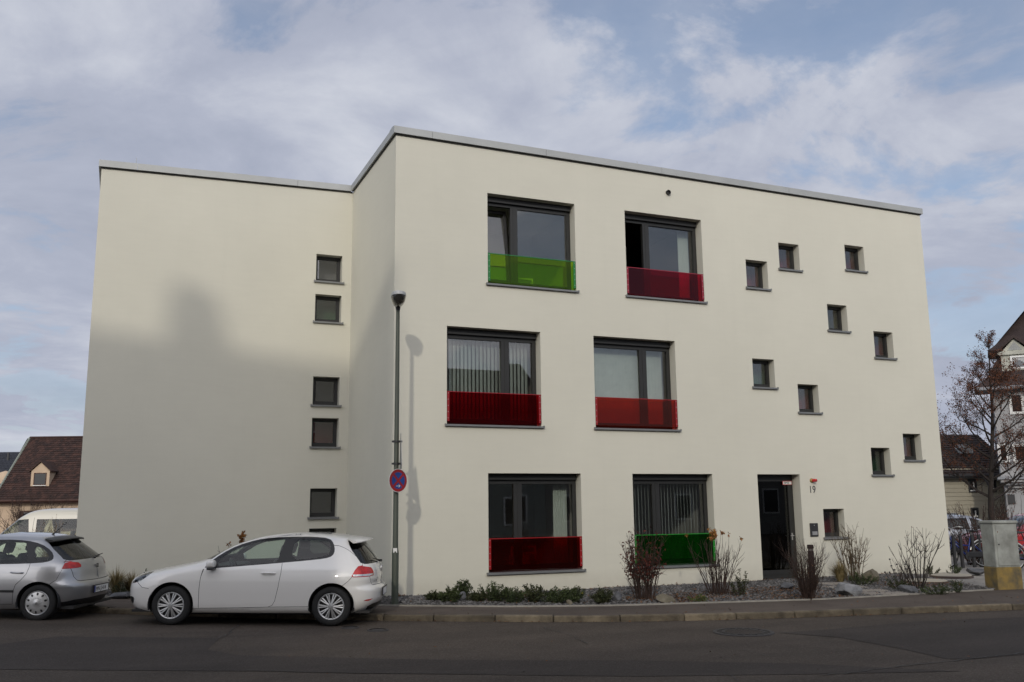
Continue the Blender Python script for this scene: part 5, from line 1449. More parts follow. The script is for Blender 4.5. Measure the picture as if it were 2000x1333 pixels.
rock('dark grey stone left of the red-leaved shrub', bedpt(1206, 1176), .13, .11, .12, 10, st_d)
rock('flat grey stone in the bed between the two cars', bedpt(236, 1168), .30, .2, .09, 12, st_d)
rock('dark reddish stone left of the twiggy door shrub', bedpt(1536, 1151), .18, .15, .09, 13, st_d)
rock('small brown stone at the foot of the last low plant', bedpt(1112, 1181), .11, .08, .055, 14, st_b)
slabm = pm('slab_concrete', (.19, .17, .15), .9, 0, 4, .4, 60, col2=(.23, .205, .175))
for i, (px, py, lab) in enumerate([(1620, 1141, 'concrete stepping slab nearest the entrance'), (1650, 1147, 'second concrete stepping slab from the entrance'), (1690, 1155, 'third concrete stepping slab from the entrance'), (1728, 1160, 'concrete stepping slab nearest the pavement')]):
    q = bedpt(px, py)
    o = MB().cbox(-.40, -.20, -.05, .40, .20, .012, .008).build('paving_slab', slabm)
    o.location = (q.x, q.y, q.z + .01); o.rotation_euler = (0, 0, R(-28 + 4 * i)); tag(o, lab, 'slab', 'stepping slabs through the bed')
covm = pm('cover_concrete', (.34, .31, .25), .9, .1, 3, .3, 60)
for px, py, r_, lab in ((1808, 1137, .42, 'pale round concrete shaft cover behind the bare shrub'), (1858, 1126, .42, 'pale round concrete shaft cover by the right building corner')):
    q = bedpt(px, py); o = empty('shaft_cover', tuple(q), 0, lab, 'cover', 'round shaft covers in the bed')
    MB().lathe([(0, .045), (r_, .045), (r_ + .012, .035)], 36).build('lid', covm, o)
    MB().lathe([(r_ + .012, .035), (r_ + .04, .030), (r_ + .06, -.1)], 36).build('rim', pm('cover_rim', (.07, .05, .04), .8), o)
# manhole covers in the road
def manhole(px, py, r_, lab):
    q = on_ground(px, py); o = empty('manhole_cover', (q.x, q.y, q.z + .004), 0, lab, 'manhole cover', 'manhole covers in the road')
    MB().lathe([(r_ * .88, .012), (r_, .012), (r_ + .012, .0)], 40).build('frame', M['iron'], o)
    MB().lathe([(0, .009), (r_ * .62, .009)], 32).build('lid', M['asphalt2'] if r_ > .3 else M['iron'], o)
    if r_ > .2:
        MB().lathe([(r_ * .62, .012), (r_ * .70, .012)], 40).build('inner_ring', M['iron'], o)
        MB().lathe([(r_ * .70, .005), (r_ * .88, .005)], 40).build('vent_gap', M['tar'], o)
        for k in range(20):
            a_ = 2 * math.pi * k / 20
            MB().box(r_ * .71, -.018, .004, r_ * .87, .018, .011, Matrix.Rotation(a_, 4, 'Z')).build('rib', M['iron'], o)
manhole(1452, 1236, .42, 'round ribbed manhole cover in the road before the entrance')
manhole(684, 1227, .13, 'small round cap in the road behind the white car')
manhole(738, 1232, .15, 'small round cap in the road in front of the lamp post')

# gravel, fallen leaves: too many to count
def scatter(name, n, gen, mat, smat=None, seed=1):
    rng = random.Random(seed); mb = MB()
    for k in range(n): gen(mb, rng)
    o = mb.build(name, mat); o['kind'] = 'stuff'; return o
def bed_spot(rng):
    while True:
        x = rng.uniform(-2.0, 17.4)
        if x < 4.8: lo_, hi_ = edge_y(x) + .06, 21.4
        else: lo_, hi_ = (edge_y(x) + .06 if x < 15.9 else edge_y(15.9) + .06 + (x - 15.9) * 2.2), 17.58
        if hi_ <= lo_: continue
        y = rng.uniform(lo_, hi_)
        if x < 4.8 and rng.random() < .6: continue
        return Vector((x, y, bed_z(x, y)))
def pebble(mb, rng):
    p = bed_spot(rng); s_ = rng.uniform(.012, .034) * (1.6 if rng.random() < .08 else 1)
    vs = [Vector((1, 0, 0)), Vector((0, 1, 0)), Vector((-1, 0, 0)), Vector((0, -1, 0)), Vector((0, 0, .8)), Vector((0, 0, -.6))]
    a_ = rng.uniform(0, 6.28); rot = Matrix.Rotation(a_, 3, 'Z')
    vs = [p + rot @ Vector((v.x * s_ * rng.uniform(.7, 1.3), v.y * s_ * rng.uniform(.7, 1.2), v.z * s_ * rng.uniform(.5, 1.0))) + Vector((0, 0, .006)) for v in vs]
    mb.add(vs, [(0, 1, 4), (1, 2, 4), (2, 3, 4), (3, 0, 4), (1, 0, 5), (2, 1, 5), (3, 2, 5), (0, 3, 5)])
gravm = vary_by_island(pm('gravel_stone', (.060, .057, .056), .9, 0, 22, col2=(.11, .106, .104), detail=3), .35, 1.7)
tag(scatter('gravel', 21000, pebble, gravm), 'grey crushed gravel covering the planting bed', 'gravel', kind='stuff')
def litter(mb, rng):
    c = rng.choice([(9.1, 15.2), (10.8, 15.4), (11.7, 14.2), (9.6, 14.8), (15.3, 15.0), (6.8, 16.6), (12.2, 15.4), None, None])
    p = bed_spot(rng)
    if c:
        x, y = c[0] + rng.gauss(0, .5), c[1] + rng.gauss(0, .35); y = max(y, edge_y(x) + .06)
        p = Vector((x, min(y, 17.5), 0)); p.z = bed_z(p.x, p.y)
    elif rng.random() < .5:
        p.y = 17.55 - abs(rng.gauss(0, .06)); p.x = max(p.x, 5.0); p.z = bed_z(p.x, p.y)
    p.z += rng.uniform(.012, .03)
    leaf_quad(mb, p, Vector((rng.uniform(-1, 1), rng.uniform(-1, 1), rng.uniform(-.2, .3))), Vector((rng.uniform(-.4, .4), rng.uniform(-.4, .4), 1)), rng.uniform(.03, .06), rng.uniform(.02, .035))
tag(scatter('fallen_leaves', 4600, litter, leafmat('litter', (.07, .030, .015), (.17, .085, .035)), seed=3), 'brown fallen leaves lying on the gravel', 'leaves', kind='stuff')
def gutter(mb, rng):
    x = rng.uniform(-1, 15); y = kerb_y(x) - abs(rng.gauss(0, .05)) - .03
    if rng.random() < .25: x = rng.uniform(3, 15); y = kerb_y(x) + rng.uniform(.1, 1.2); z = pave_z(x) + .006
    elif rng.random() < .18: x, y = rng.uniform(1, 14), rng.uniform(8, 12); z = road_z(x) + .012
    else: z = road_z(x) + .012
    leaf_quad(mb, Vector((x, y, z)), Vector((rng.uniform(-1, 1), rng.uniform(-1, 1), rng.uniform(-.05, .25))), Vector((rng.uniform(-.4, .4), rng.uniform(-.4, .4), 1)), rng.uniform(.025, .05), rng.uniform(.02, .03))
tag(scatter('gutter_leaves', 420, gutter, leafmat('litter', None, None), seed=5), 'brown leaves along the kerb and on the pavement', 'leaves', kind='stuff')
# ------------------------------------------------------------------ left background: van, tiled house
FWD = Vector((math.sin(YAW), math.cos(YAW), 0)); RGT = Vector((math.cos(YAW), -math.sin(YAW), 0))
def van_windows():
    g = M['carglass']
    S = lambda *p: [('S', a, b) for a, b in p]
    return [('side_window', S((1.62, 1.16), (1.28, 1.60), (.78, 1.64), (.70, 1.14)), g, -.004),
            ('side_window', S((.52, 1.13), (.54, 1.63), (-.85, 1.63), (-.87, 1.13)), M['darkglass'], -.004),
            ('side_window', S((-1.0, 1.13), (-1.0, 1.62), (-1.9, 1.58), (-1.95, 1.13)), M['darkglass'], -.004),
            ('windscreen', [('F', 0, 1.66), ('F', .62, 1.64), ('F', .76, 1.22), ('F', .0, 1.18)], g, -.003),
            ('headlight', [('S', 2.05, .92), ('S', 2.22, .80), ('F', .60, .72), ('F', .58, .88)], M['clearlens'], .003)]
van, cs = far_car('white_van', 'white minibus with side windows parked behind the silver car', (.60, .57, .48),
    [(.2, 2.30), (.4, 2.42), (.6, 2.44), (.8, 2.38), (.95, 2.22), (1.05, 2.02), (1.12, 1.88), (1.3, 1.66), (1.5, 1.42), (1.68, 1.20), (1.78, 1.04), (1.86, .88), (1.92, .62), (1.95, .2), (1.96, -.4)],
    [(.2, -2.30), (.4, -2.42), (.7, -2.44), (1.1, -2.42), (1.5, -2.36), (1.75, -2.28), (1.84, -2.15), (1.90, -1.7), (1.94, -1.0), (1.96, -.4)],
    [(.2, .88), (.3, .92), (.6, .95), (1.0, .945), (1.1, .93), (1.4, .885), (1.65, .83), (1.75, .80), (1.84, .74), (1.90, .64), (1.935, .46), (1.952, .25), (1.96, 0)],
    1.96, 3.0, van_windows(), .33, group='cars standing in the car parks',
    extra=[[('S', 1.40, .45), ('S', 1.66, .95), ('S', 1.70, 1.12)], [('S', .62, .32), ('S', .62, 1.68)], [('S', -.93, .32), ('S', -.93, 1.68)], [('S', 1.9, 1.02), ('S', 0, 1.0), ('S', -2.1, 1.0)]])
q = at_depth(68, 1020, 28.5)
vd = -RGT
place(van, Vector((q.x, q.y, .0)) + RGT * .98 + Vector((0, 0, -.06)), math.atan2(vd.y, vd.x) + R(4), 0, 0, 1.0)

TURN = {}
def local_frame(o, px, depth, turn=0.0):
    """stand a thing at a column and depth, its front square to the view axis or turned by an angle"""
    q = at_depth(px, 990, depth); TURN[px] = turn
    o.matrix_world = Matrix.Translation((q.x, q.y, 0)) @ Matrix.Rotation(-YAW + turn, 4, 'Z'); return o
def U(px, py, depth, ref_px, back=0.0):
    """(right, up) metres in the frame of a thing, measured on its front plane or on one further back"""
    t = TURN.get(ref_px, 0.0); c_ = at_depth(ref_px, 990, depth)
    ex = Vector((math.cos(-YAW + t), math.sin(-YAW + t), 0)); ey = Vector((-math.sin(-YAW + t), math.cos(-YAW + t), 0))
    r_ = view_ray(px, py); o_ = Vector((0, 0, CAM_H)); s_ = ((c_ + ey * back) - o_).dot(ey) / r_.dot(ey); p_ = o_ + r_ * s_
    return ((p_ - c_).dot(ex), p_.z)
tile = vary_by_island(pm('brown_roof_tile', (.026, .012, .009), .8, 0, 2.5, col2=(.050, .022, .015), detail=8), .55, 1.4)
tile_d = vary_by_island(pm('dark_roof_tile', (.022, .013, .012), .8, 0, 2.5, col2=(.040, .025, .022), detail=8), .6, 1.35)
cream = pm('cream_render', (.50, .38, .27), .9, .05, 2)
wood = pm('brown_shutter', (.055, .022, .014), .7, .15)
def tiled_roof(name, root, x0, x1, e, r, mat, nrow, tw, lip=.03, verge=None):
    """courses of tiles on a slope from eave (y,z)=e to ridge r; joined as one relief"""
    mb = MB(); rng = random.Random(nrow)
    d = Vector((0, r[0] - e[0], r[1] - e[1])); L = d.length; d.normalize(); n = Vector((0, -d.z, d.y)) if d.y > 0 else Vector((0, d.z, -d.y))
    for i in range(nrow):
        a = Vector((0, e[0], e[1])) + d * (L * i / nrow - .02); b = Vector((0, e[0], e[1])) + d * (L * (i + 1) / nrow + .02)
        x = x0 - (tw / 2 if i % 2 else 0)
        while x < x1:
            xa, xb = max(x, x0), min(x + tw * .96, x1)
            if xb - xa > .02:
                h = lip * rng.uniform(.85, 1.2); xm_ = (xa + xb) / 2
                mb.add([(xa, a.y, a.z), (xb, a.y, a.z), (xa, a.y + n.y * h * .7, a.z + n.z * h * .7), (xm_, a.y + n.y * h - d.y * .03, a.z + n.z * h - d.z * .03), (xb, a.y + n.y * h * .7, a.z + n.z * h * .7), (xb, b.y + n.y * .006, b.z + n.z * .006), (xa, b.y + n.y * .006, b.z + n.z * .006)],
                       [(0, 1, 4, 3, 2), (2, 3, 4, 5, 6), (1, 5, 4), (0, 2, 6)])
            x += tw
    # board under the tiles
    mb.add([(x0, e[0], e[1] - .01), (x1, e[0], e[1] - .01), (x1, r[0], r[1] - .01), (x0, r[0], r[1] - .01)], [(0, 1, 2, 3)])
    o = mb.build(name, mat, root); o['kind'] = 'stuff'; return o

DL = 58.0
hl = empty('tiled_house', label='cream house with steep brown tiled roof and dormer, behind the van', cat='house', group='houses in the background')
local_frame(hl, 60, DL)
xL0 = U(0, 945, DL, 60)[0] - 1.2; xR0 = U(240, 945, DL, 60)[0]
ze = U(75, 978, DL, 60)[1]; zr_ = U(75, 856, DL, 60, 4.0)[1]
MB().box(xL0 + .35, .45, -.4, xR0 - .2, 9.0, ze + .1).build('wall', cream, hl)
# gable verge runs from eave at far left up to the ridge at px 28
xr_ridge = U(28, 856, DL, 60, 4.0)[0]
tiled_roof('roof', hl, U(0, 945, DL, 60)[0] - .4, xR0, (0, ze), (4.0, zr_), tile, 30, .24, .05)
MB().add([(xL0 + .6, .2, ze - .2), (xR0, .2, ze - .2), (xR0, 4.0, zr_ - .02), (xL0 + .6, 4.0, zr_ - .02), (xL0 + .6, 8.6, ze - .2), (xR0, 8.6, ze - .2)], [(3, 2, 5, 4), (0, 3, 4), (1, 5, 2)]).build('roof_back', tile, hl)
MB().tube([(U(0, 945, DL, 60)[0] - .42, 0, ze + .02), (U(0, 945, DL, 60)[0] - .42, 4.0, zr_ + .04)], .07, 5).build('verge_board', pm('verge_zinc', (.22, .24, .20), .5), hl)
MB().tube([(x_, 4.0, zr_ + .03) for x_ in frange(U(0, 945, DL, 60)[0] - .4, xR0, .6)], .09, 6).build('ridge_tiles', tile, hl)
MB().tube([(U(0, 945, DL, 60)[0] - .4, -.10, ze - .02), (xR0, -.10, ze - .02)], .075, 6).box(U(0, 945, DL, 60)[0] - .4, .0, ze - .16, xR0, .46, ze - .06).build('gutter', wood, hl)
for a_, b_ in ((32, 82), (110, 158)):
    x0_, x1_ = U(a_, 1000, DL, 60)[0], U(b_, 1000, DL, 60)[0]
    wo = MB().box(x0_, .38, ze - 1.9, x1_, .448, ze - .62).build('window', wood, hl)
    MB().box(x0_ + .25, .36, ze - 1.8, x1_ - .25, .378, ze - .72).build('pane', M['darkglass'], wo)
# dormer
ydm = .80
x0_, x1_ = U(60, 940, DL, 60, ydm)[0], U(96, 940, DL, 60, ydm)[0]; zb_ = U(78, 950, DL, 60, ydm)[1]; zm_ = U(78, 920, DL, 60, ydm)[1]; zp_ = U(78, 904, DL, 60, ydm)[1]; xm_ = (x0_ + x1_) / 2
do = MB().extrude([(x0_, zb_), (x1_, zb_), (x1_, zm_), (xm_, zp_), (x0_, zm_)], 'y', ydm, ydm + 2.2).build('dormer', cream, hl)
xa, xb = U(66.5, 930, DL, 60, ydm)[0], U(91, 930, DL, 60, ydm)[0]; za_, zc_ = U(78, 948, DL, 60, ydm)[1], U(78, 924, DL, 60, ydm)[1]
mb = MB(); frame_ring(mb, xa, xb, za_, zc_, ydm - .03, ydm - .002, .05); mb.build('window_frame', wood, do)
MB().box(xa + .05, ydm - .02, za_ + .05, xb - .05, ydm - .006, zc_ - .05).build('pane', pm('dark_pane', (.015, .016, .016), .08), do)
MB().box(xa - .02, ydm - .06, za_ - .04, xb + .02, ydm - .031, za_ - .001).build('sill', M['white'], do)
for sgn, xo in ((-1, x0_ - .12), (1, x1_ + .12)):
    zo = zm_ - .12 * (zp_ - zm_) / (xm_ - x0_)
    MB().add([(xo, ydm - .10, zo + .03), (xm_, ydm - .10, zp_ + .04), (xm_, ydm + 2.6, zp_ + .04), (xo, ydm + 2.6, zo + .03), (xo, ydm - .10, zo + .11), (xm_, ydm - .10, zp_ + .13), (xm_, ydm + 2.6, zp_ + .13), (xo, ydm + 2.6, zo + .11)],
             [(0, 1, 2, 3), (4, 7, 6, 5), (0, 4, 5, 1), (0, 3, 7, 4), (2, 1, 5, 6)]).build('dormer_roof', tile, do)
# house with bluish roof further off
DB = 85.0
hb2 = empty('slate_house', label='house with dark blue-grey roof at the far left edge', cat='house', group='houses in the background'); local_frame(hb2, 5, DB)
zr2 = U(5, 879, DB, 5)[1]; ze2 = U(5, 955, DB, 5)[1]; xa, xb = U(-90, 900, DB, 5)[0], U(26, 900, DB, 5)[0]
tiled_roof('roof', hb2, xa, xb, (0, ze2), (3.6, zr2), pm('slate_tile', (.020, .022, .030), .6, .2, 3), 22, .33, .035)
MB().box(xa + .3, .3, -.3, xb - .3, 7, ze2 + .1).build('wall', pm('pale_render', (.45, .42, .36), .9), hb2)
MB().box(U(2, 895, DB, 5)[0], 1.0, U(2, 892, DB, 5)[1] - .3, U(5, 895, DB, 5)[0], 1.2, U(2, 883, DB, 5)[1]).build('vent_pipe', M['dark'], hb2)
MB().lathe([(0, 1.2), (.6, 1.0), (.75, .4), (.75, 0)], 12, Matrix.Translation((U(0, 935, DB, 5)[0], .9, U(0, 945, DB, 5)[1]))).build('dormer', cream, hb2, True)

# shrubs before the tiled house
q = at_depth(62, 1010, 50.0); q.z = -.1
dry_shrub('bare_bush', 'bare reddish bush in front of the brown tiled roof', q, 3.3, 2.2, 60, 31, bark_r, None, 0, branch=7, rad=.016, base=.5, lean=.16)
q = at_depth(8, 1010, 40.0); q.z = 0
dry_shrub('bare_bush', 'thin dark bush at the left edge beside the van', q, 1.9, .8, 14, 32, bark_d, brown_leaf, 60, (.3, 1), 5, .012, .2, .14, .08)

# ------------------------------------------------------------------ right background
DH = 40.0
lh = empty('low_house', label='low cream clad house with dark brown roof beyond the courtyard', cat='house', group='houses in the background'); local_frame(lh, 1900, DH)
u = lambda px, py, dz=0: U(px, py, DH, 1900, dz)
siding = pm('cream_siding', (.33, .305, .24), .85, .05, 3)
xa, xb = u(1760, 900)[0], u(1985, 900)[0]; zw0, zw1 = -.3, u(1900, 929)[1]
wl_ = MB().box(xa, .03, zw0, xb, 7.0, zw1 + .3).build('wall', siding, lh)
nb = 18; hb_ = (zw1 - zw0) / nb
for k in range(nb):
    MB().add([(xa, -.012, zw0 + k * hb_), (xb, -.012, zw0 + k * hb_), (xb, .012, zw0 + (k + 1) * hb_ - .006), (xa, .012, zw0 + (k + 1) * hb_ - .006), (xa, .03, zw0 + k * hb_), (xb, .03, zw0 + k * hb_), (xb, .03, zw0 + (k + 1) * hb_ - .006), (xa, .03, zw0 + (k + 1) * hb_ - .006)],
             [(0, 1, 2, 3), (0, 4, 5, 1), (3, 2, 6, 7)]).build('board', siding, lh)
zr3 = U(1870, 850, DH, 1900, 3.2)[1]
tiled_roof('roof', lh, xa, xb, (-.35, zw1), (3.2, zr3), tile_d, 18, .26, .05)
MB().add([(xa, 3.2, zr3 - .02), (xb, 3.2, zr3 - .02), (xb, 7.2, zw1), (xa, 7.2, zw1)], [(0, 1, 2, 3)]).build('roof_back', tile_d, lh)
MB().tube([(xa, -.42, zw1 - .02), (xb, -.42, zw1 - .02)], .06, 6).box(xa, -.38, zw1 - .12, xb, -.02, zw1 - .07).build('gutter', M['dark'], lh)
for (p0_, p1_) in (((1892, 962), (1906, 936)), ((1897, 1012), (1910, 992)), ((1936, 962), (1944, 938))):
    a_, b_ = u(*p0_), u(*p1_); mb = MB(); frame_ring(mb, a_[0], b_[0], a_[1], b_[1], -.05, .0, .05); wo = mb.build('window', M['dark'], lh)
    MB().box(a_[0] + .05, -.03, a_[1] + .05, b_[0] - .05, -.016, b_[1] - .05).build('pane', pm('dark_pane', (.015, .016, .016), .08), wo)
    MB().box(b_[0] - .16, -.042, a_[1] + .05, b_[0] - .11, -.031, b_[1] - .12).box(a_[0] + .06, -.042, a_[1] + .05, b_[0] - .05, -.031, a_[1] + .09).build('casement', M['white'], wo)
# arched white dormer in the roof
c_ = U(1887, 880, DH, 1900, 1.3); r_ = (U(1898, 880, DH, 1900, 1.3)[0] - U(1876, 880, DH, 1900, 1.3)[0]) / 2
arc_ = [(c_[0] - r_, c_[1] - r_ * .55)] + [(c_[0] + r_ * math.cos(math.pi - math.pi * k / 14), c_[1] + r_ * 1.15 * math.sin(math.pi * k / 14)) for k in range(15)] + [(c_[0] + r_, c_[1] - r_ * .55)]
do = MB().extrude(arc_, 'y', 1.2, 3.0).build('dormer', pm('dormer_white', (.36, .38, .38), .7), lh)
MB().add([(p[0], 1.19, p[1]) for p in [(c_[0] + (x_ - c_[0]) * .62, c_[1] + (y_ - c_[1]) * .62) for x_, y_ in arc_]], [tuple(range(len(arc_)))]).build('pane', M['pane'], do)

# tall corner house with mansard roof
DC = 37.0
chs = empty('corner_house', label='tall pale corner house with dark mansard roof and pedimented dormer', cat='house', group='houses in the background'); local_frame(chs, 1960, DC, -math.atan2(947 - 1000, F_PX) * 0 - R(26.5))
k_ = lambda px, py, dz=0: U(px, py, DC, 1960, dz)
grey = pm('pale_grey_render', (.33, .33, .335), .9, .06, 2)
greyd = pm('grey_stone_trim', (.26, .27, .29), .9, .08, 3)
xw = k_(1947, 850)[0]; xr_ = xw + 9.0; zbay = k_(1960, 936)[1]; zcor = k_(1950, 757)[1]
MB().box(xw, 0, zbay, xr_, 9, zcor).build('wall', grey, chs)
MB().box(k_(1966, 980)[0], .35, -.3, xr_, 9, zbay).build('lower_wall', grey, chs)
for i, (o_, h_) in enumerate(((0.10, .10), (.02, .12), (-.10, .12), (-.22, .12))):   # corbel under the overhanging storeys
    z1_ = zbay + .10 - i * .115
    MB().box(xw - o_ + .0 + (0 if i else -.02), -o_, z1_ - .115, xr_, 8.9, z1_ - .003).build('corbel', greyd if i % 2 == 0 else grey, chs)
MB().box(xw - .05, -.05, k_(1960, 905)[1], xr_, 8.9, k_(1960, 905)[1] + .12).build('string_course', greyd, chs)
def chwin(p0_, p1_, name='window'):
    a_, b_ = k_(*p0_), k_(*p1_)
    mb = MB(); frame_ring(mb, a_[0] - .1, b_[0] + .1, a_[1] - .1, b_[1] + .1, -.06, .0, .10); wo = mb.build(name, M['white'], chs)
    MB().box(a_[0], -.03, a_[1], b_[0], -.008, b_[1]).build('pane', pm('dark_pane', (.03, .018, .015), .08), wo); return wo
chwin((1978, 805), (1993, 772)); chwin((1956, 900), (1964, 872)); chwin((1985, 900), (2010, 872)); chwin((2030, 805), (2046, 772))
a_, b_ = k_(1970, 985), k_(1982, 966)
MB().box(a_[0], .30, a_[1], b_[0], .348, b_[1]).build('window', M['dark'], chs)
# mansard: curved lower slope, break, upper slope
ov = .62
prof = [(-ov, zcor - .02), (-.15, zcor + .42), (.18, zcor + 1.0), (.42, k_(1946, 690)[1])]
zk = k_(1946, 690)[1]
xe = k_(1917, 757)[0]
def mansard(name, prof_in, mat):
    mb = MB(); vs = []
    for (o_, z_) in prof_in:
        vs += [(xw + o_, o_, z_), (xr_ + 1, o_, z_), (xw + o_, 2.0, z_)]
    fs = []
    for i in range(len(prof_in) - 1):
        a = i * 3; fs += [(a, a + 1, a + 4, a + 3), (a + 2, a, a + 3, a + 5)]
    mb.add(vs, fs); return mb.build(name, mat, chs, True, 30)
mansard('lower_roof', prof, tile_d)
mansard('roof_break', [(.42, zk), (.05, zk + .02), (-.02, zk + .12)], tile_d)
ztop = k_(2000, 622, 3)[1] + 1.6
mansard('upper_roof', [(-.02, zk + .121), (.30, zk + .40), (4.2, ztop + 1.6)], tile_d)
MB().box(xw - ov - .02, -ov - .02, zcor - .14, xr_ + 1, 0, zcor - .02).box(xw - ov - .02, 0, zcor - .14, xw, 1.2, zcor - .02).build('cornice', greyd, chs)
for k in range(14):       # tile courses on the lower slope
    pass
# dormer with pediment and lace curtain
yd = -.02
x0_, x1_ = k_(1957, 720)[0], k_(2014, 720)[0]; z0_, z1_ = k_(1985, 728)[1], k_(1985, 688)[1]; zp_ = k_(1981, 662)[1]; xm_ = (x0_ + x1_) / 2
do = MB().extrude([(x0_, z0_), (x1_, z0_), (x1_, z1_), (xm_, zp_), (x0_, z1_)], 'y', yd, yd + 2.5).build('dormer', pm('dormer_cream', (.42, .42, .36), .8), chs)
MB().extrude([(x0_ - .1, z1_ - .10), (x1_ + .1, z1_ - .10), (x1_ + .1, z1_ + .03), (x0_ - .1, z1_ + .03)], 'y', yd - .10, yd - .002).build('pediment_cornice', pm('dormer_cream2', (.42, .42, .36), .8), do)
for sgn in (-1, 1):
    xo = x0_ - .12 if sgn < 0 else x1_ + .12
    MB().add([(xo, yd - .12, z1_ + .02), (xm_, yd - .12, zp_ + .02), (xm_, yd + 2.4, zp_ + .02), (xo, yd + 2.4, z1_ + .02), (xo, yd - .12, z1_ + .12), (xm_, yd - .12, zp_ + .13), (xm_, yd + 2.4, zp_ + .13), (xo, yd + 2.4, z1_ + .12)],
             [(0, 1, 2, 3), (4, 7, 6, 5), (0, 4, 5, 1), (0, 3, 7, 4)]).build('dormer_roof', tile_d, do)
tri = [(x0_ + .25, z1_ + .08), (x1_ - .25, z1_ + .08), (xm_, zp_ - .12)]
MB().extrude(tri, 'y', yd - .012, yd - .001).build('pediment_field', pm('pediment_grey', (.30, .31, .30), .8), do)
a_, b_ = k_(1975, 722), k_(2006, 694)
mb = MB(); frame_ring(mb, a_[0], b_[0], a_[1], b_[1], yd - .05, yd - .002, .07); mb.box((a_[0] + b_[0]) / 2 + .3, yd - .05, a_[1] + .07, (a_[0] + b_[0]) / 2 + .36, yd - .002, b_[1] - .07); mb.build('window_frame', M['white'], do)
MB().box(a_[0] + .07, yd - .015, a_[1] + .07, b_[0] - .07, yd - .006, b_[1] - .07).build('pane', pm('dark_pane', (.10, .11, .12), .1), do)
lace = MB(); rng = random.Random(5)
n_ = 12
for k in range(n_):
    xa_ = a_[0] + .08 + (b_[0] - a_[0] - .16) * k / n_; xb_ = a_[0] + .08 + (b_[0] - a_[0] - .16) * (k + 1) / n_
    t_ = abs((k + .5) / n_ - .5) * 2; hh_ = (.32 + .28 * t_) * (b_[1] - a_[1])
    lace.add([(xa_, yd - .019, b_[1] - .075), (xb_, yd - .019, b_[1] - .075), (xb_, yd - .019, b_[1] - hh_ - .02 * (k % 2)), (xa_, yd - .019, b_[1] - hh_ + .03 * (k % 2))], [(0, 3, 2, 1)])
lace.build('lace_curtain', pm('lace', (.42, .43, .43), .9, .2, 30), do)

# ------------------------------------------------------------------ trees
def tree(name, label, pos, H, crown_r, seed, leaf, nleaf, trunk_r=.16, first=.34, lsize=.11, group=None):
    rng = random.Random(seed); root = empty(name, tuple(pos), 0, label, 'tree', group)
    tr = MB(); br = MB(); tips = []
    pts = [Vector((0, 0, -.2))]; d = Vector((0, 0, 1))
    n = 14
    for k in range(n):
        d = (d + rdir(rng) * .07 + Vector((0, 0, .25))).normalized(); pts.append(pts[-1] + d * (H + .2) / n)
    rs = [trunk_r * (1 - .94 * (i / n) ** .85) * (1.25 if i == 0 else 1) for i in range(n + 1)]
    tr.tube(pts, rs, 9)
    def grow(p, d, L, r, lev):
        q = twig_path(rng, p, d, L, 5, .16, .07 if lev < 2 else .03)
        br.tube(q, [r * (1 - .7 * i / 5) for i in range(6)], 5 if lev == 0 else 3, False)
        if lev >= 2:
            tips.extend(q[2:]);
        if lev >= 3: return
        m = (7, 6, 4)[lev]
        for j in range(m):
            i = rng.randint(1, 5) if lev else rng.randint(2, 5)
            dd = (q[i] - q[i - 1]).normalized(); nd = (dd * .75 + rdir(rng) * .75 + Vector((0, 0, .12))).normalized()
            grow(q[i], nd, L * rng.uniform(.36, .58), r * .48 * (1 - .1 * i), lev + 1)
    nb_ = 32
    for k in range(nb_):
        t = first + (1 - first) * ((k + rng.random()) / nb_) ** 1.15 * .97
        i = min(n - 1, int(t * n)); p = pts[i].lerp(pts[i + 1], t * n - i)
        a_ = k * 2.4 + rng.uniform(-.4, .4); prof_ = (1 - ((t - first) / (1 - first)) ** 1.25) * .95 + .08
        L = crown_r * prof_ * rng.uniform(.75, 1.1)
        nd = Vector((math.cos(a_), math.sin(a_), .42 + .9 * (t - first)))
        grow(p, nd, L, max(.012, trunk_r * .36 * prof_), 0)
    tr.build('trunk', bark_d, root, True); br.build('branches', bark_d, root)
    lm = MB()
    for k in range(nleaf):
        p = rng.choice(tips) + rdir(rng) * .05
        if p.z > H * .86 and rng.random() < .75: continue
        leaf_quad(lm, p, rdir(rng, -.5), rdir(rng), lsize * rng.uniform(.6, 1.25), lsize * .5)
    lm.build('crown', leaf, root)
    return root
rust = leafmat('rust', (.065, .024, .013), (.15, .060, .030))
tp = at_depth(1936, 1000, 27.0); tz = at_depth(1898, 640, 27.0).z
tree('street_tree', 'almost bare tree with rusty leaves beside the corner house', Vector((tp.x, tp.y, .05)), tz - .05, 1.8, 7, rust, 19000, .12, .28, .052)
# bush around the tree foot
q = at_depth(1925, 1050, 25.5); q.z = .05
dry_shrub('bare_bush', 'reddish bare bush behind the utility cabinet', q, 1.75, 1.1, 70, 41, bark_r, rust, 260, (.3, 1), 6, .016, .5, .13, .05, 1)
q = at_depth(1985, 1050, 29.0); q.z = .05
dry_shrub('bare_bush', 'bare brown bush in front of the red car', q, 1.9, 1.2, 50, 42, bark_r, rust, 150, (.3, 1), 5, .016, .7, .13, .05, 1)
q = at_depth(1868, 1020, 36.5); q.z = 0
leafy('hedge_shrub', 'dark hedge top behind the silver estate car', q, 1.2, .5, 1.25, 1500, green2_leaf, 70, .09, cat='hedge', group='hedges')

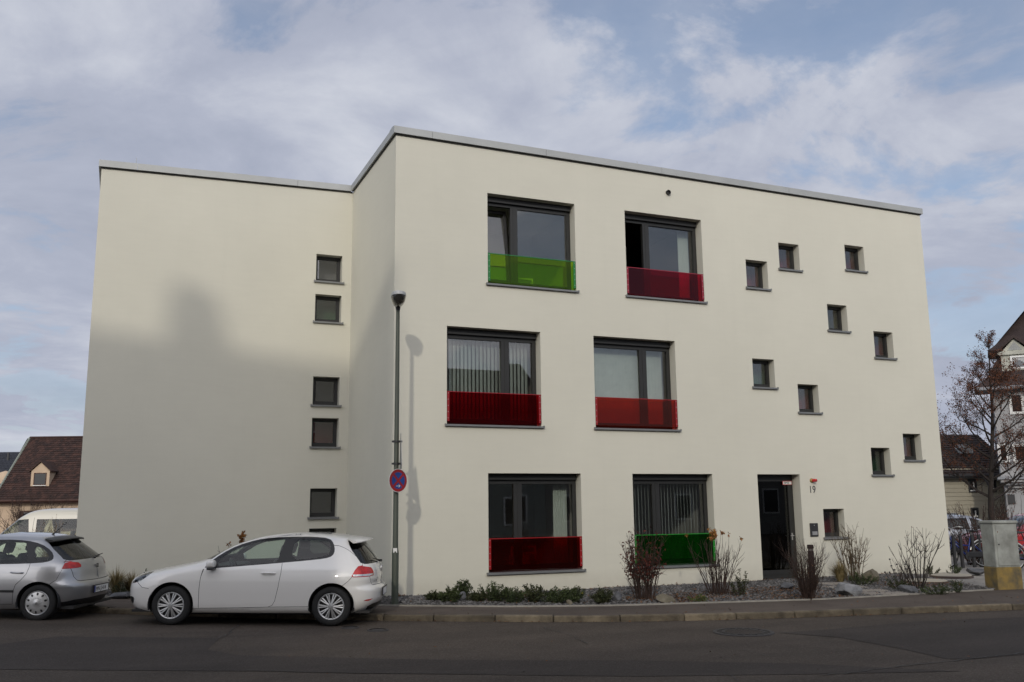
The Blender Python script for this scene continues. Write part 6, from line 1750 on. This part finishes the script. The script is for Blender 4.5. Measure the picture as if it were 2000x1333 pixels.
# cars beyond the courtyard
def hatch_windows():
    g = M['darkglass']; S = lambda *p: [('S', a, b) for a, b in p]
    return [('side_window', S((.55, .95), (.30, 1.16), (-.10, 1.30), (-.22, 1.31), (-.20, .95)), g, -.004), ('side_window', S((-.30, .95), (-.32, 1.31), (-.95, 1.30), (-1.08, 1.24), (-1.12, .96)), g, -.004),
            ('side_window', S((-1.24, .97), (-1.20, 1.24), (-1.65, 1.18), (-1.78, 1.02), (-1.76, .98)), g, -.004),
            ('windscreen', [('F', 0, 1.32), ('F', .46, 1.31), ('F', .64, 1.0), ('F', .0, .98)], g, -.003), ('rear_window', [('R', 0, 1.30), ('R', .48, 1.29), ('R', .60, 1.02), ('R', 0, 1.0)], g, -.003),
            ('taillight', [('S', -2.02, .72), ('S', -2.05, .95), ('R', .62, .97), ('R', .58, .72)], M['redlens'], .004), ('headlight', [('S', 1.75, .78), ('S', 1.98, .70), ('F', .6, .60), ('F', .55, .70)], M['clearlens'], .003)]
EX = ([(.20, 2.0), (.30, 2.12), (.45, 2.17), (.58, 2.16), (.68, 2.10), (.76, 1.95), (.83, 1.65), (.90, 1.25), (.95, .98), (1.0, .82), (1.1, .62), (1.2, .40), (1.3, .15), (1.36, -.05), (1.40, -.25), (1.44, -.6)],
      [(.20, -2.05), (.30, -2.15), (.5, -2.20), (.65, -2.19), (.9, -2.14), (1.0, -2.08), (1.15, -1.98), (1.28, -1.88), (1.34, -1.78), (1.38, -1.55), (1.42, -1.0), (1.44, -.6)],
      [(.20, .78), (.28, .84), (.45, .87), (.65, .875), (.8, .86), (.92, .81), (1.0, .77), (1.15, .70), (1.28, .63), (1.34, .58), (1.38, .50), (1.41, .36), (1.43, .2), (1.44, 0)])
se, _ = far_car('estate_car', 'silver estate car parked beyond the bicycles', (.40, .41, .43), *EX, 1.44, 2.6, hatch_windows(), .31, .6, extra=[[('S', -.25, .30), ('S', -.25, .95)], [('S', -1.02, .50), ('S', -1.16, .75), ('S', -1.18, .96)]])
q = at_depth(1892, 1100, 31.0)
hv = RGT * 1.0
place(se, Vector((q.x, q.y, -.05)), math.atan2(RGT.y, RGT.x) + R(6), 0, 0, 1.0)
rc, _ = far_car('hatch_car', 'red car at the right edge behind the utility cabinet', (.38, .012, .016), *EX, 1.44, 2.6, hatch_windows(), .31, .1)
q = at_depth(2016, 1100, 29.0)
place(rc, Vector((q.x, q.y, .02)), math.atan2(-RGT.y, -RGT.x) + R(8), 0, 0, 1.0)

# bicycles and stand posts
def bicycle(label, frame_c, pos, heading, ladies=True):
    root = empty('bicycle', label=label, cat='bicycle', group='bicycles at the stands'); fm_ = pm('bicycle_paint', frame_c, .35, .05, coat=.5)
    r_ = .335
    for x_ in (-.53, .55):
        w = MB(); Mx = Matrix.Translation((x_, 0, r_)) @ Matrix.Rotation(R(90), 4, 'X')
        w.tube([Mx @ Vector((r_ * .96 * math.cos(a_), r_ * .96 * math.sin(a_), 0)) for a_ in np.linspace(0, 2 * math.pi, 37)], .019, 6, False)
        wo = w.build('wheel', M['rubber'], root, True)
        MB().tube([Mx @ Vector((r_ * .89 * math.cos(a_), r_ * .89 * math.sin(a_), 0)) for a_ in np.linspace(0, 2 * math.pi, 37)], .010, 5, False).build('rim', M['silver'], wo, True)
        s_ = MB()
        for k in range(18):
            a_ = 2 * math.pi * k / 18; s_.tube([Mx @ Vector((.02 * math.cos(a_ + .8), .02 * math.sin(a_ + .8), .02 * (-1) ** k)), Mx @ Vector((r_ * .88 * math.cos(a_), r_ * .88 * math.sin(a_), 0))], .0015, 3, False)
        s_.build('spokes', M['silver'], wo)
        MB().tube([Mx @ Vector(((r_ + .035) * math.cos(a_), (r_ + .035) * math.sin(a_), 0)) for a_ in np.linspace(-.2, 2.2, 16) + (0.5 if x_ < 0 else -.2) - math.pi * 0], .022, 5, False).build('mudguard', M['silver'], root, True)
    bb, st, hdv, ra, fa = Vector((-.06, 0, .28)), Vector((-.22, 0, .78)), Vector((.36, 0, .80)), Vector((-.53, 0, r_)), Vector((.55, 0, r_))
    f = MB(); lowp = Vector((.33, 0, .68))
    f.tube([lowp, bb], .024, 8); f.tube([st, bb], .018, 8); f.tube([hdv, Vector((.39, 0, .60))], .022, 8)
    f.tube([hdv - Vector((0, 0, .06)), (Vector((.12, 0, .58)) if ladies else st.lerp(hdv, .5)), st.lerp(bb, .45 if ladies else .06)], .018, 8)
    for y_ in (-.05, .05): f.tube([st.lerp(bb, .2), ra + Vector((0, y_, 0))], .009, 6); f.tube([bb, ra + Vector((0, y_, 0))], .010, 6); f.tube([Vector((.39, y_ * .6, .60)), Vector((.45, y_, .50)), fa + Vector((0, y_, 0))], .012, 6)
    f.build('frame', fm_, root, True)
    MB().tube([st, st + Vector((-.04, 0, .14))], .013, 6).cbox(-.40, -.09, .91, -.26, .09, .965, .025, None, 2).cbox(-.28, -.035, .92, -.12, .035, .955, .015, None, 2).build('saddle', M['black'], root, True, 50)
    MB().tube([hdv, hdv + Vector((-.03, 0, .20))], .014, 6).tube([Vector((.18, -.28, 1.03)), Vector((.30, -.20, 1.05)), Vector((.33, 0, 1.0)), Vector((.30, .20, 1.05)), Vector((.18, .28, 1.03))], .012, 6).build('handlebar', M['silver'], root, True)
    MB().tube([(-.80, -.06, .74), (-.25, -.06, .74), (-.25, .06, .74), (-.80, .06, .74), (-.80, -.06, .74)], .006, 5).tube([(-.7, -.06, .74), (-.53, -.06, r_)], .006, 5).tube([(-.7, .06, .74), (-.53, .06, r_)], .006, 5).build('luggage_rack', M['dark'], root)
    MB().cbox(-.57, .03, .25, -.02, .075, .40, .02, None, 2).build('chain_guard', M['black'], root)
    c_ = MB(); c_.lathe([(.03, -.01), (.09, -.008), (.09, .008), (.03, .01)], 20, Matrix.Translation((-.06, .05, .28)) @ Matrix.Rotation(R(90), 4, 'X')); c_.tube([(-.06, .09, .28), (.0, .09, .13)], .009, 5); c_.cbox(-.05, .09, .115, .05, .18, .14, .006); c_.tube([(-.06, -.09, .28), (-.12, -.09, .43)], .009, 5); c_.cbox(-.17, -.18, .42, -.07, -.09, .445, .006)
    c_.build('crank', M['dark'], root)
    root.matrix_world = Matrix.Translation(pos) @ Matrix.Rotation(heading, 4, 'Z') @ Matrix.Rotation(R(3), 4, 'X')
    return root
DK = 24.5
q = at_depth(1888, 1104, DK)
bicycle('blue bicycle leaning at the stand beyond the building corner', (.012, .030, .20), Vector((q.x, q.y, .09)), math.atan2(-RGT.y, -RGT.x) + R(12))
q = at_depth(2022, 1104, 23.0)
bicycle('dark bicycle with pale mudguard peeking out right of the cabinet', (.02, .025, .10), Vector((q.x, q.y, .09)), math.atan2(RGT.y, RGT.x) + R(-8), False)
for px, lab in ((1866, 'dark bicycle stand post nearest the building corner'), (1880, 'middle dark bicycle stand post'), (1903, 'dark bicycle stand post beside the rear wheel'), (1916, 'dark bicycle stand post nearest the utility cabinet')):
    q = at_depth(px, 1100, DK - .25 + (px - 1866) * .008)
    o = MB().cbox(-.035, -.035, -.1, .035, .035, .84, .006).build('stand_post', M['dark']); o.location = (q.x, q.y, .09); o.rotation_euler = (0, 0, -YAW + .2); tag(o, lab, 'post', 'bicycle stand posts')

# ------------------------------------------------------------------ houses across the street, behind the viewer (seen only in shadows and reflections)
def block(name, label, plan, H, mat, roofh=0.0, windows=()):
    root = empty(name, (plan[0][0], plan[0][1], 0), 0, label, 'house', 'houses across the street')
    WORLD_ROOTS[root.name] = (plan[0][0], plan[0][1], 0)
    n = len(plan); mb = MB()
    mb.add([(x_, y_, -.3) for x_, y_ in plan] + [(x_, y_, H) for x_, y_ in plan], [tuple(range(n, 2 * n))] + [(i, (i + 1) % n, n + (i + 1) % n, n + i) for i in range(n)])
    mb.build('wall', mat, root)
    return root
sd = Vector((.477, .879))
RA = Vector((-3.82, 1.56)); ed = Vector((-.974, .228))
LA = RA + ed * 10.5
plan = [tuple(RA), tuple(LA), tuple(LA - sd * 9), tuple(RA - sd * 9)]
b1 = block('opposite_house', 'tall house across the street whose shadow falls on the left wing', plan, 14.46, pm('ochre_render', (.52, .46, .36), .9))
def on_ridge(t): return RA + ed * t
# chimney with a sloping shoulder on the parapet
p_ = Vector((-8.89, 2.75))
ang = math.atan2(ed.y, ed.x)
Mx = Matrix.Translation((p_.x, p_.y, 0)) @ Matrix.Rotation(ang + math.pi, 4, 'Z')
cmb = MB().extrude([(-.42, 14.3), (1.1, 14.3), (.62, 14.75), (.42, 15.0), (.36, 15.75), (-.32, 15.8), (-.40, 15.2)], 'y', -1.2, -.05)
ch_ = cmb.build('chimney', pm('chimney_brick', (.16, .08, .05), .9), b1); ch_.data.transform(Mx)
def row_house(label, x0, x1, y, depth, eave, ridge, col):
    o = block('opposite_house', label, [(x0, y), (x1, y), (x1, y - depth), (x0, y - depth)], eave, pm('opposite_render', col, .9))
    ym = y - depth / 2
    MB().add([(x0 - .2, y + .4, eave - .05), (x1 + .2, y + .4, eave - .05), (x1 + .2, ym, ridge), (x0 - .2, ym, ridge), (x1 + .2, y - depth - .4, eave - .05), (x0 - .2, y - depth - .4, eave - .05)], [(0, 1, 2, 3), (3, 2, 4, 5), (1, 4, 2), (0, 3, 5)]).build('roof', tile_d, o)
    n_ = max(1, int((x1 - x0) / 3.2))
    for k in range(n_):
        for zf in ((1.2, 4.2) if eave > 5 else (1.2,)):
            x_ = x0 + (x1 - x0) * (k + .5) / n_ - .6
            wo = MB().box(x_, y - .02, zf, x_ + 1.2, y + .04, zf + 1.5).build('window', M['white'], o)
            MB().box(x_ + .1, y + .041, zf + .1, x_ + 1.1, y + .046, zf + 1.4).build('pane', pm('dark_pane', (.02, .02, .022), .1), wo)
row_house('unseen gabled house across the street, added to shade the road', -14.0, 7.5, -10.0, 9.0, 8.6, 12.4, (.34, .31, .26))  # unseen blocker, added so the road lies in shade
row_house('lower gabled house across the street mirrored in the windows', 8.0, 21.5, -10.0, 8.4, 6.8, 10.0, (.25, .27, .25))
row_house('low house across the street mirrored in the right-hand windows', 22.0, 48.0, -11.0, 8.0, 4.6, 6.6, (.28, .27, .25))
